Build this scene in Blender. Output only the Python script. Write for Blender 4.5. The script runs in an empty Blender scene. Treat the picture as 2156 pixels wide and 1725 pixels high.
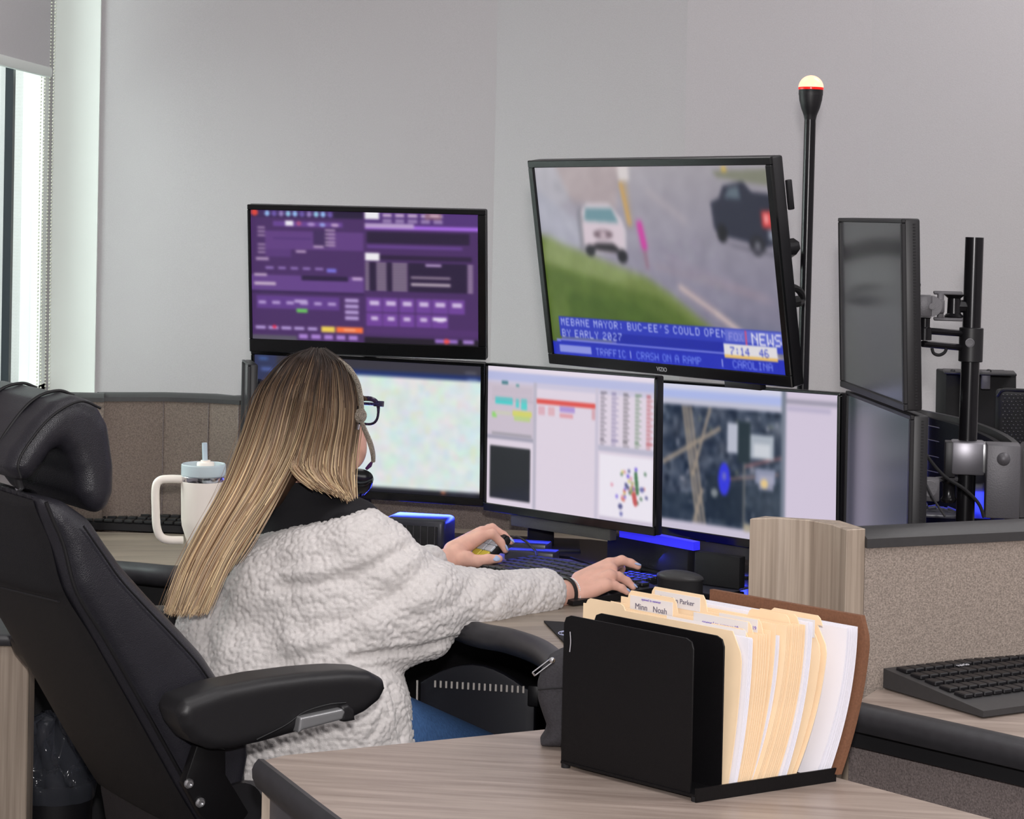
import bpy, bmesh, math, random
import numpy as np
from mathutils import Vector, Matrix
random.seed(7); RNG = np.random.default_rng(7)
S = bpy.context.scene
COL = S.collection
# ------------------------------------------------------------------ camera
F = 4800.0; CX = 1078.0; YH = 400.0; ZC = 1.60
PITCH = math.radians(1.2); ROLL = math.radians(1.2)
PY = YH + F * math.tan(PITCH)
_f = np.array([0, math.cos(PITCH), -math.sin(PITCH)])
_r = np.array([1.0, 0, 0]); _u = np.cross(_r, _f)
CR = math.cos(ROLL) * _r + math.sin(ROLL) * _u
CU = -math.sin(ROLL) * _r + math.cos(ROLL) * _u
CF = _f; CC = np.array([0, 0, ZC])
cd = bpy.data.cameras.new('camera'); cam = bpy.data.objects.new('camera', cd); COL.objects.link(cam)
cd.sensor_width = 36; cd.lens = F / 2156 * 36
cd.shift_y = -((1725 / 2) - PY) / 2156
cd.clip_start = 0.05; cd.clip_end = 60
m = Matrix.Identity(4)
for i in range(3):
    m[i][0] = CR[i]; m[i][1] = CU[i]; m[i][2] = -CF[i]; m[i][3] = CC[i]
cam.matrix_world = m
S.camera = cam
S.view_settings.view_transform = 'Standard'; S.view_settings.look = 'None'
S.view_settings.gamma = 1; S.view_settings.use_curve_mapping = False
S.view_settings.exposure = 0.0

def ray(x, y): return CF + CR * (x - CX) / F - CU * (y - PY) / F
def P(x, y, D): return CC + ray(x, y) * D            # point of the place seen at (x, y), D metres deep
def G(x, y, z):
    d = ray(x, y); return CC + d * (z - ZC) / d[2]    # point on the level z
def PL(x, y, p, n):                                    # point on the plane through p with normal n
    d = ray(x, y); return CC + d * (np.dot(np.asarray(p) - CC, n) / np.dot(d, n))
V = lambda *a: np.array(a, float)
def unit(v): v = np.asarray(v, float); return v / np.linalg.norm(v)
ZA = V(0, 0, 1)

# ------------------------------------------------------------------ world and lights
w = bpy.data.worlds.new('world'); S.world = w; w.use_nodes = True
w.node_tree.nodes['Background'].inputs[0].default_value = (0.86, 1.0, 0.95, 1)
w.node_tree.nodes['Background'].inputs[1].default_value = 1.15
def area(name, loc, aim, sx, sy, power, color=(1, 1, 1), shape='RECTANGLE', spread=None):
    l = bpy.data.lights.new(name, 'AREA'); l.shape = shape; l.size = sx; l.size_y = sy
    l.energy = power; l.color = color
    if spread: l.spread = spread
    o = bpy.data.objects.new(name, l); COL.objects.link(o); o.location = loc
    d = Vector(aim) - Vector(loc); o.rotation_euler = d.to_track_quat('-Z', 'Y').to_euler()
    return o
# recessed ceiling lights of the room
for (cx_, cy_) in ((-0.2, 0.9), (-0.2, 3.4), (2.0, 0.9), (2.0, 3.4), (-0.3, 5.3), (1.6, 5.2)):
    area('ceiling_panel_light', (cx_, cy_, 2.93), (cx_, cy_, 0), 1.1, 0.55, (13 if cy_ < 5 else 6) * (2.2 if cx_ > 1 else .85), (1.0, 0.975, 0.985))
# camera flash on the hot shoe, a little above the lens
area('camera_flash', (0.02, -0.03, 1.83), (0.1, 4.2, 1.15), 0.09, 0.09, 84, (1.0, 0.97, 0.96), 'DISK')
# daylight falling in through the window
area('window_daylight', (-2.6, 5.35, 2.1), (0.3, 5.3, 1.3), 1.8, 1.6, 62, (0.86, 1.0, 0.95))
# blue under-console strip lights
BLUE = (0.03, 0.05, 1.0)
def bluelight(p, aim, sx, sy, pw):
    area('console_strip_light', tuple(p), tuple(aim), sx, sy, pw, BLUE)
bluelight(P(1120, 1112, 5.15), P(1110, 1190, 5.12), 0.3, 0.02, .25)
bluelight(P(890, 1072, 5.28), P(885, 1180, 5.22), 0.3, 0.02, 1.8)
bluelight(P(1430, 1172, 4.86), P(1440, 1240, 4.80), 0.3, 0.02, .35)
bluelight(P(2000, 1060, 4.6), P(2010, 1090, 4.9), 0.3, 0.05, 1.0)

# ------------------------------------------------------------------ object helpers
def tag(o, label=None, cat=None, group=None, kind=None):
    if label: o['label'] = label
    if cat: o['category'] = cat
    if group: o['group'] = group
    if kind: o['kind'] = kind
    return o
def thing(name, loc, label, cat, group=None):
    o = bpy.data.objects.new(name, None); COL.objects.link(o); o.location = tuple(loc)
    o.empty_display_size = 0.05
    return tag(o, label, cat, group)
def wloc(o):
    l = Vector((0, 0, 0))
    while o is not None: l = l + o.location; o = o.parent
    return np.array(l)
def link(name, verts, faces, mat, parent=None, smooth=False, cols=None):
    """one mesh object from world-space vertices; its origin sits at its base"""
    verts = np.asarray(verts, float).reshape(-1, 3)
    if parent is None:
        lo, hi = verts.min(0), verts.max(0); org = V((lo[0] + hi[0]) / 2, (lo[1] + hi[1]) / 2, lo[2])
    else:
        org = wloc(parent)
    me = bpy.data.meshes.new(name)
    if isinstance(faces, np.ndarray):
        k = faces.shape[1]; n = len(faces)
        me.vertices.add(len(verts)); me.vertices.foreach_set('co', (verts - org).astype(np.float32).ravel())
        me.loops.add(n * k); me.loops.foreach_set('vertex_index', faces.astype(np.int32).ravel())
        me.polygons.add(n); me.polygons.foreach_set('loop_start', np.arange(0, n * k, k, dtype=np.int32))
        me.update(calc_edges=True); me.validate()
    else:
        me.from_pydata((verts - org).tolist(), [], faces)
    if cols is not None:
        a = me.color_attributes.new('col', 'FLOAT_COLOR', 'POINT')
        c = np.ones((len(verts), 4), np.float32); c[:, :3] = cols; a.data.foreach_set('color', c.ravel())
    if smooth: me.shade_smooth()
    mats = mat if isinstance(mat, (list, tuple)) else [mat]
    for q in mats: me.materials.append(q)
    o = bpy.data.objects.new(name, me); COL.objects.link(o)
    if parent is None: o.location = org
    else: o.parent = parent
    return o

class MB:
    """collects shapes, in world space, for ONE mesh"""
    def __init__(s): s.v = []; s.f = []; s.n = 0
    def add(s, vs, fs):
        vs = np.asarray(vs, float).reshape(-1, 3)
        s.v.append(vs); s.f += [tuple(int(i) + s.n for i in f) for f in fs]; s.n += len(vs); return s
    def bm(s, b, M=None):
        b.verts.ensure_lookup_table(); b.verts.index_update()
        vs = np.array([v.co[:] for v in b.verts])
        if M is not None: vs = vs @ M[:3, :3].T + M[:3, 3]
        s.add(vs, [[v.index for v in f.verts] for f in b.faces]); b.free(); return s
    def box(s, c, ax, half, bev=0.0, seg=2):
        """c centre, ax three unit axes (rows), half sizes"""
        b = bmesh.new(); bmesh.ops.create_cube(b, size=2)
        for v in b.verts: v.co = Vector((v.co[0] * half[0], v.co[1] * half[1], v.co[2] * half[2]))
        if bev > 0: bmesh.ops.bevel(b, geom=b.edges[:], offset=min(bev, min(half) * .98), segments=seg, affect='EDGES', profile=.5)
        M = np.eye(4); M[:3, :3] = np.array(ax).T; M[:3, 3] = c
        return s.bm(b, M)
    def prism(s, poly, off, bev=0.0, seg=2):
        """closed 3D polygon extruded by the vector off"""
        b = bmesh.new(); n = len(poly)
        v1 = [b.verts.new(tuple(p)) for p in poly]; v2 = [b.verts.new(tuple(np.asarray(p) + off)) for p in poly]
        b.faces.new(v1); b.faces.new(v2[::-1])
        for i in range(n): b.faces.new((v1[i], v2[i], v2[(i + 1) % n], v1[(i + 1) % n]))
        bmesh.ops.recalc_face_normals(b, faces=b.faces[:])
        if bev > 0: bmesh.ops.bevel(b, geom=b.edges[:], offset=bev, segments=seg, affect='EDGES', profile=.5, clamp_overlap=True)
        return s.bm(b)
    def tube(s, pts, r, k=8, caps=True, closed=False):
        pts = np.asarray(pts, float); n = len(pts); r = np.broadcast_to(np.asarray(r, float), (n,))
        t = np.gradient(pts, axis=0); t /= np.linalg.norm(t, axis=1)[:, None] + 1e-12
        u = np.cross(t[0], ZA if abs(t[0][2]) < .9 else V(1, 0, 0)); u /= np.linalg.norm(u)
        vs = []
        for i in range(n):
            u = u - t[i] * np.dot(u, t[i]); u /= np.linalg.norm(u); w_ = np.cross(t[i], u)
            a = np.arange(k) * 2 * math.pi / k
            vs.append(pts[i] + r[i] * (np.cos(a)[:, None] * u + np.sin(a)[:, None] * w_))
        fs = [(i * k + j, i * k + (j + 1) % k, (i + 1) * k + (j + 1) % k, (i + 1) * k + j) for i in range(n - 1) for j in range(k)]
        if closed: fs += [((n - 1) * k + j, (n - 1) * k + (j + 1) % k, (j + 1) % k, j) for j in range(k)]
        elif caps: fs += [tuple(range(k))[::-1], tuple((n - 1) * k + j for j in range(k))]
        return s.add(np.concatenate(vs), fs)
    def lathe(s, c, prof, k=32, ax=None, ang=2 * math.pi):
        """prof: (radius, height) along the axis"""
        c = np.asarray(c, float); z = unit(ax) if ax is not None else ZA
        x = unit(np.cross(z, V(0, 1, 0) if abs(z[1]) < .9 else V(1, 0, 0))); y = np.cross(z, x)
        vs = []
        for (r, h) in prof:
            a = np.arange(k) * ang / k
            vs.append(c + z * h + r * (np.cos(a)[:, None] * x + np.sin(a)[:, None] * y))
        n = len(prof)
        fs = [(i * k + j, i * k + (j + 1) % k, (i + 1) * k + (j + 1) % k, (i + 1) * k + j) for i in range(n - 1) for j in range(k)]
        fs += [tuple(range(k))[::-1], tuple((n - 1) * k + j for j in range(k))]
        return s.add(np.concatenate(vs), fs)
    def sphere(s, c, r, ax=None, k=2):
        b = bmesh.new(); bmesh.ops.create_icosphere(b, subdivisions=k, radius=1)
        M = np.eye(4); A = np.eye(3) if ax is None else np.array(ax)
        M[:3, :3] = (A.T * np.broadcast_to(np.asarray(r, float), (3,))); M[:3, 3] = c
        return s.bm(b, M)
    def build(s, name, mat, parent=None, smooth=True, ang=35, sub=0):
        o = link(name, np.concatenate(s.v), s.f, mat, parent, False)
        b = bmesh.new(); b.from_mesh(o.data); bmesh.ops.recalc_face_normals(b, faces=b.faces[:])
        if smooth:
            for f in b.faces: f.smooth = True
            ca = math.radians(ang)
            for e in b.edges:
                if len(e.link_faces) == 2 and e.calc_face_angle(0) > ca: e.smooth = False
        b.to_mesh(o.data); b.free()
        return o
def spline(pts, n=8, closed=False):
    """Catmull-Rom through the points"""
    p = [np.asarray(q, float) for q in pts]
    if closed: p = [p[-1]] + p + [p[0], p[1]]
    else: p = [2 * p[0] - p[1]] + p + [2 * p[-1] - p[-2]]
    out = []
    for i in range(1, len(p) - 2):
        for k in range(n):
            t = k / n
            out.append(.5 * (2 * p[i] + (p[i + 1] - p[i - 1]) * t + (2 * p[i - 1] - 5 * p[i] + 4 * p[i + 1] - p[i + 2]) * t * t + (3 * p[i] - p[i - 1] - 3 * p[i + 1] + p[i + 2]) * t ** 3))
    if not closed: out.append(p[-2])
    return np.array(out)

# ------------------------------------------------------------------ soft solids (signed distance -> mesh)
def _smin(a, b, k):
    h = np.clip(.5 + .5 * (b - a) / k, 0, 1); return b * (1 - h) + a * h - k * h * (1 - h)
def sdf_mesh(prims, h, k=0.01, cuts=(), pad=0.03, post=None):
    """prims: ('c',p0,p1,r0,r1) cone-capsule, ('e',c,radii,axes) ellipsoid, ('b',c,half,axes,round) box,
       ('x',poly3d,offset,round) rounded prism.  cuts: same, subtracted.  cut plane: ('p',point,normal)"""
    bb = []
    for p in prims:
        if p[0] == 'c': r = max(p[3], p[4]); bb.append((np.minimum(p[1], p[2]) - r, np.maximum(p[1], p[2]) + r))
        elif p[0] == 'e': r = max(p[2]); bb.append((p[1] - r, p[1] + r))
        elif p[0] == 'b': r = float(np.linalg.norm(p[2])) + p[4]; bb.append((p[1] - r, p[1] + r))
        elif p[0] == 'x':
            q = np.concatenate([np.array(p[1]), np.array(p[1]) + p[2]]); bb.append((q.min(0) - p[3], q.max(0) + p[3]))
    lo = np.min([b[0] for b in bb], 0) - pad; hi = np.max([b[1] for b in bb], 0) + pad
    n = np.ceil((hi - lo) / h).astype(int) + 1
    D = np.full(n, 0.2, np.float32)
    def ev(p, X):
        if p[0] == 'c':
            a, b = p[1], p[2]; ab = b - a; t = np.clip(((X - a) @ ab) / (ab @ ab + 1e-12), 0, 1)
            return np.linalg.norm(X - a - t[..., None] * ab, axis=-1) - (p[3] + (p[4] - p[3]) * t)
        if p[0] == 'e':
            A = np.eye(3) if len(p) < 4 or p[3] is None else np.array(p[3]); R_ = np.array(p[2], float)
            q = (X - p[1]) @ A.T; k0 = np.linalg.norm(q / R_, axis=-1); k1 = np.linalg.norm(q / (R_ * R_), axis=-1)
            return k0 * (k0 - 1) / (k1 + 1e-9)
        if p[0] == 'b':
            q = np.abs((X - p[1]) @ np.array(p[3]).T) - (np.array(p[2]) - p[4])
            return np.linalg.norm(np.maximum(q, 0), axis=-1) + np.minimum(q.max(-1), 0) - p[4]
        if p[0] == 'p':
            return (X - p[1]) @ p[2]
        if p[0] == 'x':
            poly = np.array(p[1]); off = np.asarray(p[2]); L = np.linalg.norm(off); nz = off / L; rr = p[3]
            ex = unit(poly[1] - poly[0]); ex = unit(ex - nz * (ex @ nz)); ey = np.cross(nz, ex); o = poly[0]
            q2 = np.stack([(poly - o) @ ex, (poly - o) @ ey], -1)
            xx = (X - o) @ ex; yy = (X - o) @ ey; zz = (X - o) @ nz
            d = np.full(xx.shape, 1e9); s = np.ones(xx.shape)
            N = len(q2); j = N - 1
            for i in range(N):
                e = q2[j] - q2[i]; wx = xx - q2[i][0]; wy = yy - q2[i][1]
                t = np.clip((wx * e[0] + wy * e[1]) / (e @ e + 1e-12), 0, 1)
                bx = wx - e[0] * t; by = wy - e[1] * t; d = np.minimum(d, bx * bx + by * by)
                c1 = yy >= q2[i][1]; c2 = yy < q2[j][1]; c3 = e[0] * wy > e[1] * wx
                fl = (c1 & c2 & c3) | (~c1 & ~c2 & ~c3); s = np.where(fl, -s, s); j = i
            d = s * np.sqrt(d)
            a = d + rr; b = np.abs(zz - L / 2) - L / 2 + rr
            return np.minimum(np.maximum(a, b), 0) + np.sqrt(np.maximum(a, 0) ** 2 + np.maximum(b, 0) ** 2) - rr
    def region(l, u):
        i0 = np.maximum(((l - lo - k * 2 - 3 * h) / h).astype(int), 0); i1 = np.minimum(((u - lo + k * 2 + 3 * h) / h).astype(int) + 2, n)
        g = np.stack(np.meshgrid(*[lo[a] + h * np.arange(i0[a], i1[a]) for a in range(3)], indexing='ij'), -1)
        return tuple(slice(i0[a], i1[a]) for a in range(3)), g
    for p, b in zip(prims, bb):
        sl, g = region(*b); D[sl] = _smin(D[sl], ev(p, g), k)
    for c in cuts:
        if c[0] == 'p':
            q = sum((((lo[a] + h * np.arange(n[a])) - c[1][a]) * c[2][a]).astype(np.float32).reshape([-1 if i == a else 1 for i in range(3)]) for a in range(3))
            D = -_smin(-D, -q, k * .4)
        else:
            sl, g = region(lo, hi); D[sl] = -_smin(-D[sl], ev(c, g), k)
    v, f = surface_nets(D, lo, h)
    return v, f
def surface_nets(D, lo, h):
    n = np.array(D.shape); ins = D < 0
    c = np.zeros(n - 1, int)
    cor = [(i, j, k) for i in (0, 1) for j in (0, 1) for k in (0, 1)]
    sub = lambda A, q: A[q[0]:n[0] - 1 + q[0], q[1]:n[1] - 1 + q[1], q[2]:n[2] - 1 + q[2]]
    for q in cor: c += sub(ins, q)
    mask = (c > 0) & (c < 8); idx = np.argwhere(mask); vid = np.full(mask.shape, -1, int); vid[mask] = np.arange(len(idx))
    acc = np.zeros((len(idx), 3)); cnt = np.zeros(len(idx))
    vals = {q: sub(D, q)[mask] for q in cor}
    for a in cor:
        for ax in range(3):
            if a[ax]: continue
            b = list(a); b[ax] = 1; b = tuple(b); va, vb = vals[a], vals[b]
            cr = (va < 0) != (vb < 0); t = np.where(cr, va / np.where(cr, va - vb, 1), 0)
            p = np.tile(np.array(a, float), (len(idx), 1)); p[:, ax] += t
            acc += p * cr[:, None]; cnt += cr
    v = lo + h * (idx + acc / cnt[:, None])
    fs = []
    for ax in range(3):
        o1, o2 = [(1, 2), (2, 0), (0, 1)][ax]
        s0 = [slice(1, n[i] - 1) for i in range(3)]; s1 = list(s0); s0[ax] = slice(0, n[ax] - 1); s1[ax] = slice(1, n[ax])
        A = ins[tuple(s0)]; B = ins[tuple(s1)]; e = np.argwhere(A != B)
        if not len(e): continue
        sg = A[tuple(e.T)]
        base = e.copy(); base[:, o1] += 1; base[:, o2] += 1
        def g(d1, d2):
            q = base.copy(); q[:, o1] += d1; q[:, o2] += d2; return vid[tuple(q.T)]
        q = np.stack([g(-1, -1), g(0, -1), g(0, 0), g(-1, 0)], 1)
        q[~sg] = q[~sg][:, ::-1]; fs.append(q)
    f = np.concatenate(fs); f = f[(f >= 0).all(1)]
    return v, f
def vnormals(v, f):
    n = np.zeros_like(v); a = np.cross(v[f[:, 2]] - v[f[:, 0]], v[f[:, 3]] - v[f[:, 1]])
    for i in range(4): np.add.at(n, f[:, i], a)
    return n / (np.linalg.norm(n, axis=1)[:, None] + 1e-12)
def soft(name, prims, h, k, mat, parent=None, cuts=(), sm=2, post=None, cols=None):
    v, f = sdf_mesh(prims, h, k, cuts)
    v = relax(v, f, sm)
    if post: v = post(v, vnormals(v, f))
    return link(name, v, f, mat, parent, True, cols(v) if cols else None)
def relax(v, f, it):
    e = np.concatenate([f[:, [0, 1]], f[:, [1, 2]], f[:, [2, 3]], f[:, [3, 0]]])
    for _ in range(it):
        s = np.zeros_like(v); c = np.zeros(len(v)); np.add.at(s, e[:, 0], v[e[:, 1]]); np.add.at(c, e[:, 0], 1)
        v = v * .5 + .5 * s / np.maximum(c, 1)[:, None]
    return v
def seg_dist(v, pl):
    """distance of every vertex to a polyline"""
    d = np.full(len(v), 1e9)
    for a, b in zip(pl[:-1], pl[1:]):
        ab = b - a; t = np.clip(((v - a) @ ab) / (ab @ ab + 1e-12), 0, 1); d = np.minimum(d, np.linalg.norm(v - a - t[:, None] * ab, axis=1))
    return d

# ------------------------------------------------------------------ materials
def lin(c):
    c = np.asarray(c, float) / 255.0 if np.max(c) > 1.0 else np.asarray(c, float)
    return np.where(c <= .04045, c / 12.92, ((c + .055) / 1.055) ** 2.4)
def mat(name, col, rough=.5, metal=0.0, spec=.5, noise=None, bump=None, emit=None, estr=0, trans=0, ior=1.45, sheen=0, coat=0, kind='noise', alpha=1.0):
    """noise=(scale, amount, stretch xyz, detail)  bump=(scale, strength, kind, stretch)"""
    m = bpy.data.materials.new(name); m.use_nodes = True; nt = m.node_tree; b = nt.nodes['Principled BSDF']
    c = lin(col); b.inputs['Base Color'].default_value = (*c, 1)
    b.inputs['Roughness'].default_value = rough; b.inputs['Metallic'].default_value = metal
    b.inputs['Specular IOR Level'].default_value = spec; b.inputs['IOR'].default_value = ior
    b.inputs['Transmission Weight'].default_value = trans; b.inputs['Coat Weight'].default_value = coat
    b.inputs['Sheen Weight'].default_value = sheen; b.inputs['Alpha'].default_value = alpha
    if emit is not None:
        b.inputs['Emission Color'].default_value = (*lin(emit), 1); b.inputs['Emission Strength'].default_value = estr
    tc = None
    def coords(st, rot=(0, 0, 0)):
        nonlocal tc
        if tc is None: tc = nt.nodes.new('ShaderNodeTexCoord')
        mp = nt.nodes.new('ShaderNodeMapping'); mp.inputs['Scale'].default_value = st; mp.inputs['Rotation'].default_value = rot
        nt.links.new(tc.outputs['Object'], mp.inputs[0]); return mp.outputs[0]
    if noise:
        sc, am, st, det = noise[:4]; rot = noise[4] if len(noise) > 4 else (0, 0, 0)
        n = nt.nodes.new('ShaderNodeTexNoise'); n.inputs['Scale'].default_value = sc; n.inputs['Detail'].default_value = det
        nt.links.new(coords(st, rot), n.inputs['Vector'])
        r = nt.nodes.new('ShaderNodeValToRGB'); r.color_ramp.elements[0].position = .32; r.color_ramp.elements[1].position = .68
        r.color_ramp.elements[0].color = (*np.clip(c * (1 - am), 0, 1), 1); r.color_ramp.elements[1].color = (*np.clip(c * (1 + am), 0, 1), 1)
        nt.links.new(n.outputs[0], r.inputs[0]); nt.links.new(r.outputs[0], b.inputs['Base Color'])
    if bump:
        sc, stg, kd = bump[:3]; st = bump[3] if len(bump) > 3 else (1, 1, 1)
        if kd == 'vor':
            n = nt.nodes.new('ShaderNodeTexVoronoi'); n.feature = 'F1'
        else:
            n = nt.nodes.new('ShaderNodeTexNoise'); n.inputs['Detail'].default_value = 3
        n.inputs['Scale'].default_value = sc; nt.links.new(coords(st), n.inputs['Vector'])
        bp = nt.nodes.new('ShaderNodeBump'); bp.inputs['Strength'].default_value = stg; bp.inputs['Distance'].default_value = .003 if kd != 'vor' else .004
        if kd == 'vor': bp.invert = True
        nt.links.new(n.outputs[0], bp.inputs['Height']); nt.links.new(bp.outputs[0], b.inputs['Normal'])
    return m
def vcol_mat(name, rough=.5, emit=0.0, spec=.5, bump=None):
    m = mat(name, (0.5, 0.5, 0.5), rough, spec=spec, bump=bump); nt = m.node_tree; b = nt.nodes['Principled BSDF']
    a = nt.nodes.new('ShaderNodeAttribute'); a.attribute_name = 'col'
    if emit > 0:
        b.inputs['Base Color'].default_value = (.012, .012, .014, 1)
        nt.links.new(a.outputs[0], b.inputs['Emission Color']); b.inputs['Emission Strength'].default_value = emit
    else: nt.links.new(a.outputs[0], b.inputs['Base Color'])
    return m
def wood(name, c1, c2, rough=.45, scale=1.0, rot=0.0, axis='xy'):
    """streaky laminate: long grain along the rotated local x (or z)"""
    m = bpy.data.materials.new(name); m.use_nodes = True; nt = m.node_tree; b = nt.nodes['Principled BSDF']
    b.inputs['Roughness'].default_value = rough
    tc = nt.nodes.new('ShaderNodeTexCoord'); mp = nt.nodes.new('ShaderNodeMapping'); mp.vector_type = 'POINT'
    mr = nt.nodes.new('ShaderNodeMapping'); mr.inputs['Rotation'].default_value = (0, 0, rot)
    nt.links.new(tc.outputs['Object'], mr.inputs[0]); nt.links.new(mr.outputs[0], mp.inputs[0])
    mp.inputs['Scale'].default_value = (1.3, 22, 22) if axis == 'x' else (30, 30, .7)
    n = nt.nodes.new('ShaderNodeTexNoise'); n.inputs['Scale'].default_value = 1.6 * scale; n.inputs['Detail'].default_value = 6; n.inputs['Roughness'].default_value = .62
    n2 = nt.nodes.new('ShaderNodeTexNoise'); n2.inputs['Scale'].default_value = 9 * scale; n2.inputs['Detail'].default_value = 3
    nt.links.new(mp.outputs[0], n.inputs['Vector']); nt.links.new(mp.outputs[0], n2.inputs['Vector'])
    mx = nt.nodes.new('ShaderNodeMath'); mx.operation = 'MULTIPLY_ADD'; mx.inputs[1].default_value = .3; nt.links.new(n2.outputs[0], mx.inputs[0]); nt.links.new(n.outputs[0], mx.inputs[2])
    r = nt.nodes.new('ShaderNodeValToRGB'); r.color_ramp.elements[0].position = .45; r.color_ramp.elements[1].position = .85
    r.color_ramp.elements[0].color = (*lin(c1), 1); r.color_ramp.elements[1].color = (*lin(c2), 1)
    nt.links.new(mx.outputs[0], r.inputs[0]); nt.links.new(r.outputs[0], b.inputs['Base Color'])
    return m
M_ = {}
M_['wall'] = mat('wall_paint', (184, 180, 182), .85, spec=.2, noise=(420, .035, (1, 1, 1), 2), bump=(260, .12, 'noise'))
M_['white_trim'] = mat('white_trim', (228, 232, 228), .6)
M_['ceiling'] = mat('ceiling_tile', (225, 225, 222), .9, noise=(60, .05, (1, 1, 1), 3))
M_['carpet'] = mat('carpet', (92, 88, 88), .95, noise=(240, .25, (1, 1, 1), 2), bump=(300, .4, 'noise'))
M_['fabric'] = mat('panel_fabric', (150, 138, 129), .95, spec=.1, noise=(330, .30, (1, 1, 1), 3), bump=(420, .5, 'noise'), sheen=.1)
M_['far_fabric'] = mat('far_panel_fabric', (124, 112, 104), .95, spec=.1, noise=(330, .25, (1, 1, 1), 3), bump=(420, .5, 'noise'))
M_['dark_fabric'] = mat('dark_panel_fabric', (120, 110, 108), .95, spec=.1, noise=(330, .30, (1, 1, 1), 3), bump=(420, .5, 'noise'))
M_['cap'] = mat('panel_cap', (56, 55, 56), .5, noise=(90, .06, (1, 1, 1), 2))
M_['wood'] = wood('desk_laminate', (132, 117, 108), (172, 157, 147), .38, rot=math.radians(8), axis='x')
M_['wood2'] = wood('back_desk_laminate', (128, 116, 104), (168, 154, 138), .4, rot=math.radians(-10), axis='x')
M_['woodv'] = wood('upright_laminate', (136, 121, 107), (188, 172, 156), .45, axis='z')
M_['edge'] = mat('rubber_edge', (52, 51, 54), .42, noise=(60, .1, (1, 1, 1), 2))
M_['black'] = mat('black_plastic', (24, 23, 26), .45)
M_['blackm'] = mat('matte_black', (17, 16, 19), .75, bump=(500, .1, 'noise'))
M_['steel'] = mat('black_powder_coat', (13, 12, 14), .42, spec=.3, bump=(700, .12, 'noise'))
M_['pole'] = mat('black_tube', (26, 25, 28), .25, metal=.3)
M_['bezel'] = mat('glossy_bezel', (13, 14, 15), .18)
M_['leather'] = mat('black_leather', (37, 36, 42), .35, spec=.5, bump=(620, .22, 'vor'), noise=(14, .12, (1, 1, 1), 2))
M_['leather2'] = mat('black_back_vinyl', (20, 19, 22), .55, bump=(620, .2, 'vor'))
M_['piping'] = mat('seam_piping', (16, 15, 18), .45)
M_['arm'] = mat('armrest_foam', (31, 30, 32), .42, bump=(900, .1, 'noise'))
M_['silver'] = mat('silver_plastic', (150, 150, 152), .3, metal=.5)
M_['chrome'] = mat('chrome', (215, 215, 218), .15, metal=1)
M_['screw'] = mat('steel_screw', (190, 190, 192), .25, metal=.9)
M_['grey'] = mat('grey_metal', (86, 84, 88), .45, metal=.2, bump=(400, .1, 'noise'))
M_['aluminium'] = mat('brushed_clamp', (120, 118, 124), .35, metal=.6)
M_['skin'] = mat('skin', (226, 176, 158), .5, spec=.35, noise=(45, .07, (1, 1, 1), 3))
M_['skin'].node_tree.nodes['Principled BSDF'].inputs['Subsurface Weight'].default_value = .08
M_['skin'].node_tree.nodes['Principled BSDF'].inputs['Subsurface Radius'].default_value = (.01, .004, .002)
M_['nail'] = mat('pale_blue_nail', (168, 186, 222), .2)
M_['knit'] = mat('boucle_knit', (216, 211, 209), .95, spec=.1, bump=(700, .35, 'noise'), noise=(150, .05, (1, 1, 1), 2), sheen=.2)
M_['shirt'] = mat('black_shirt', (27, 26, 30), .85, bump=(300, .2, 'noise'))
M_['denim'] = mat('denim', (66, 102, 152), .85, noise=(300, .2, (1, 1, .3), 2), bump=(500, .3, 'noise'))
M_['cream'] = mat('cream_powder_coat', (246, 236, 226), .45, bump=(600, .05, 'noise'))
M_['lid'] = mat('clear_lid', (226, 236, 240), .15, trans=.45, ior=1.2)
M_['straw'] = mat('straw', (214, 228, 238), .25, trans=.3, ior=1.2)
M_['manila'] = mat('manila_card', (243, 216, 180), .75, noise=(30, .02, (1, 1, 1), 2))
M_['paper'] = mat('white_paper', (232, 230, 238), .8)
M_['label'] = mat('white_label', (226, 222, 222), .7)
M_['brown'] = mat('brown_card', (116, 78, 56), .75, noise=(300, .12, (1, 1, 1), 2))
M_['ink'] = mat('ink', (110, 104, 120), .8)
M_['purple_ink'] = mat('purple_ink', (130, 110, 190), .8)
M_['keys'] = mat('dark_keys', (36, 37, 38), .4)
M_['glow'] = mat('red_beacon', (255, 120, 90), .3, emit=(255, 214, 178), estr=1.25)
M_['redring'] = mat('red_lens', (200, 20, 20), .2, emit=(255, 30, 20), estr=1.0)
M_['blueled'] = mat('blue_lit_strip', (40, 40, 200), .4, emit=(56, 52, 255), estr=.7)
M_['bluem'] = mat('satin_plastic', (62, 62, 72), .3)
M_['slot'] = mat('slot_metal', (214, 206, 200), .5)
M_['glass'] = mat('window_glass', (255, 255, 255), .02, trans=1, ior=1.05, spec=.3)
M_['shade'] = mat('blind_fabric', (196, 194, 196), .9, noise=(500, .05, (1, 1, 1), 1), trans=0)
M_['chain'] = mat('bead_chain', (196, 194, 180), .35)
M_['glitter'] = mat('glitter_wrap', (196, 184, 168), .3, metal=.5, noise=(900, .6, (1, 1, 1), 1), bump=(900, .9, 'vor'))
M_['tortoise'] = mat('tortoise_frame', (44, 36, 62), .2, noise=(220, .6, (1, 1, 1), 2))
M_['lens'] = mat('spectacle_lens', (240, 250, 248), .02, trans=1, ior=1.02)
M_['yellow'] = mat('yellow_key', (222, 206, 84), .4)
M_['whitek'] = mat('white_key', (206, 212, 220), .4)
M_['pouch'] = mat('charcoal_canvas', (52, 50, 54), .9, noise=(300, .15, (1, 1, 1), 2), bump=(400, .4, 'noise'))
M_['bag'] = mat('clear_liner', (170, 175, 190), .08, trans=.93, ior=1.2)
M_['badge'] = mat('blue_badge_ring', (200, 205, 240), .4)
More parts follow.
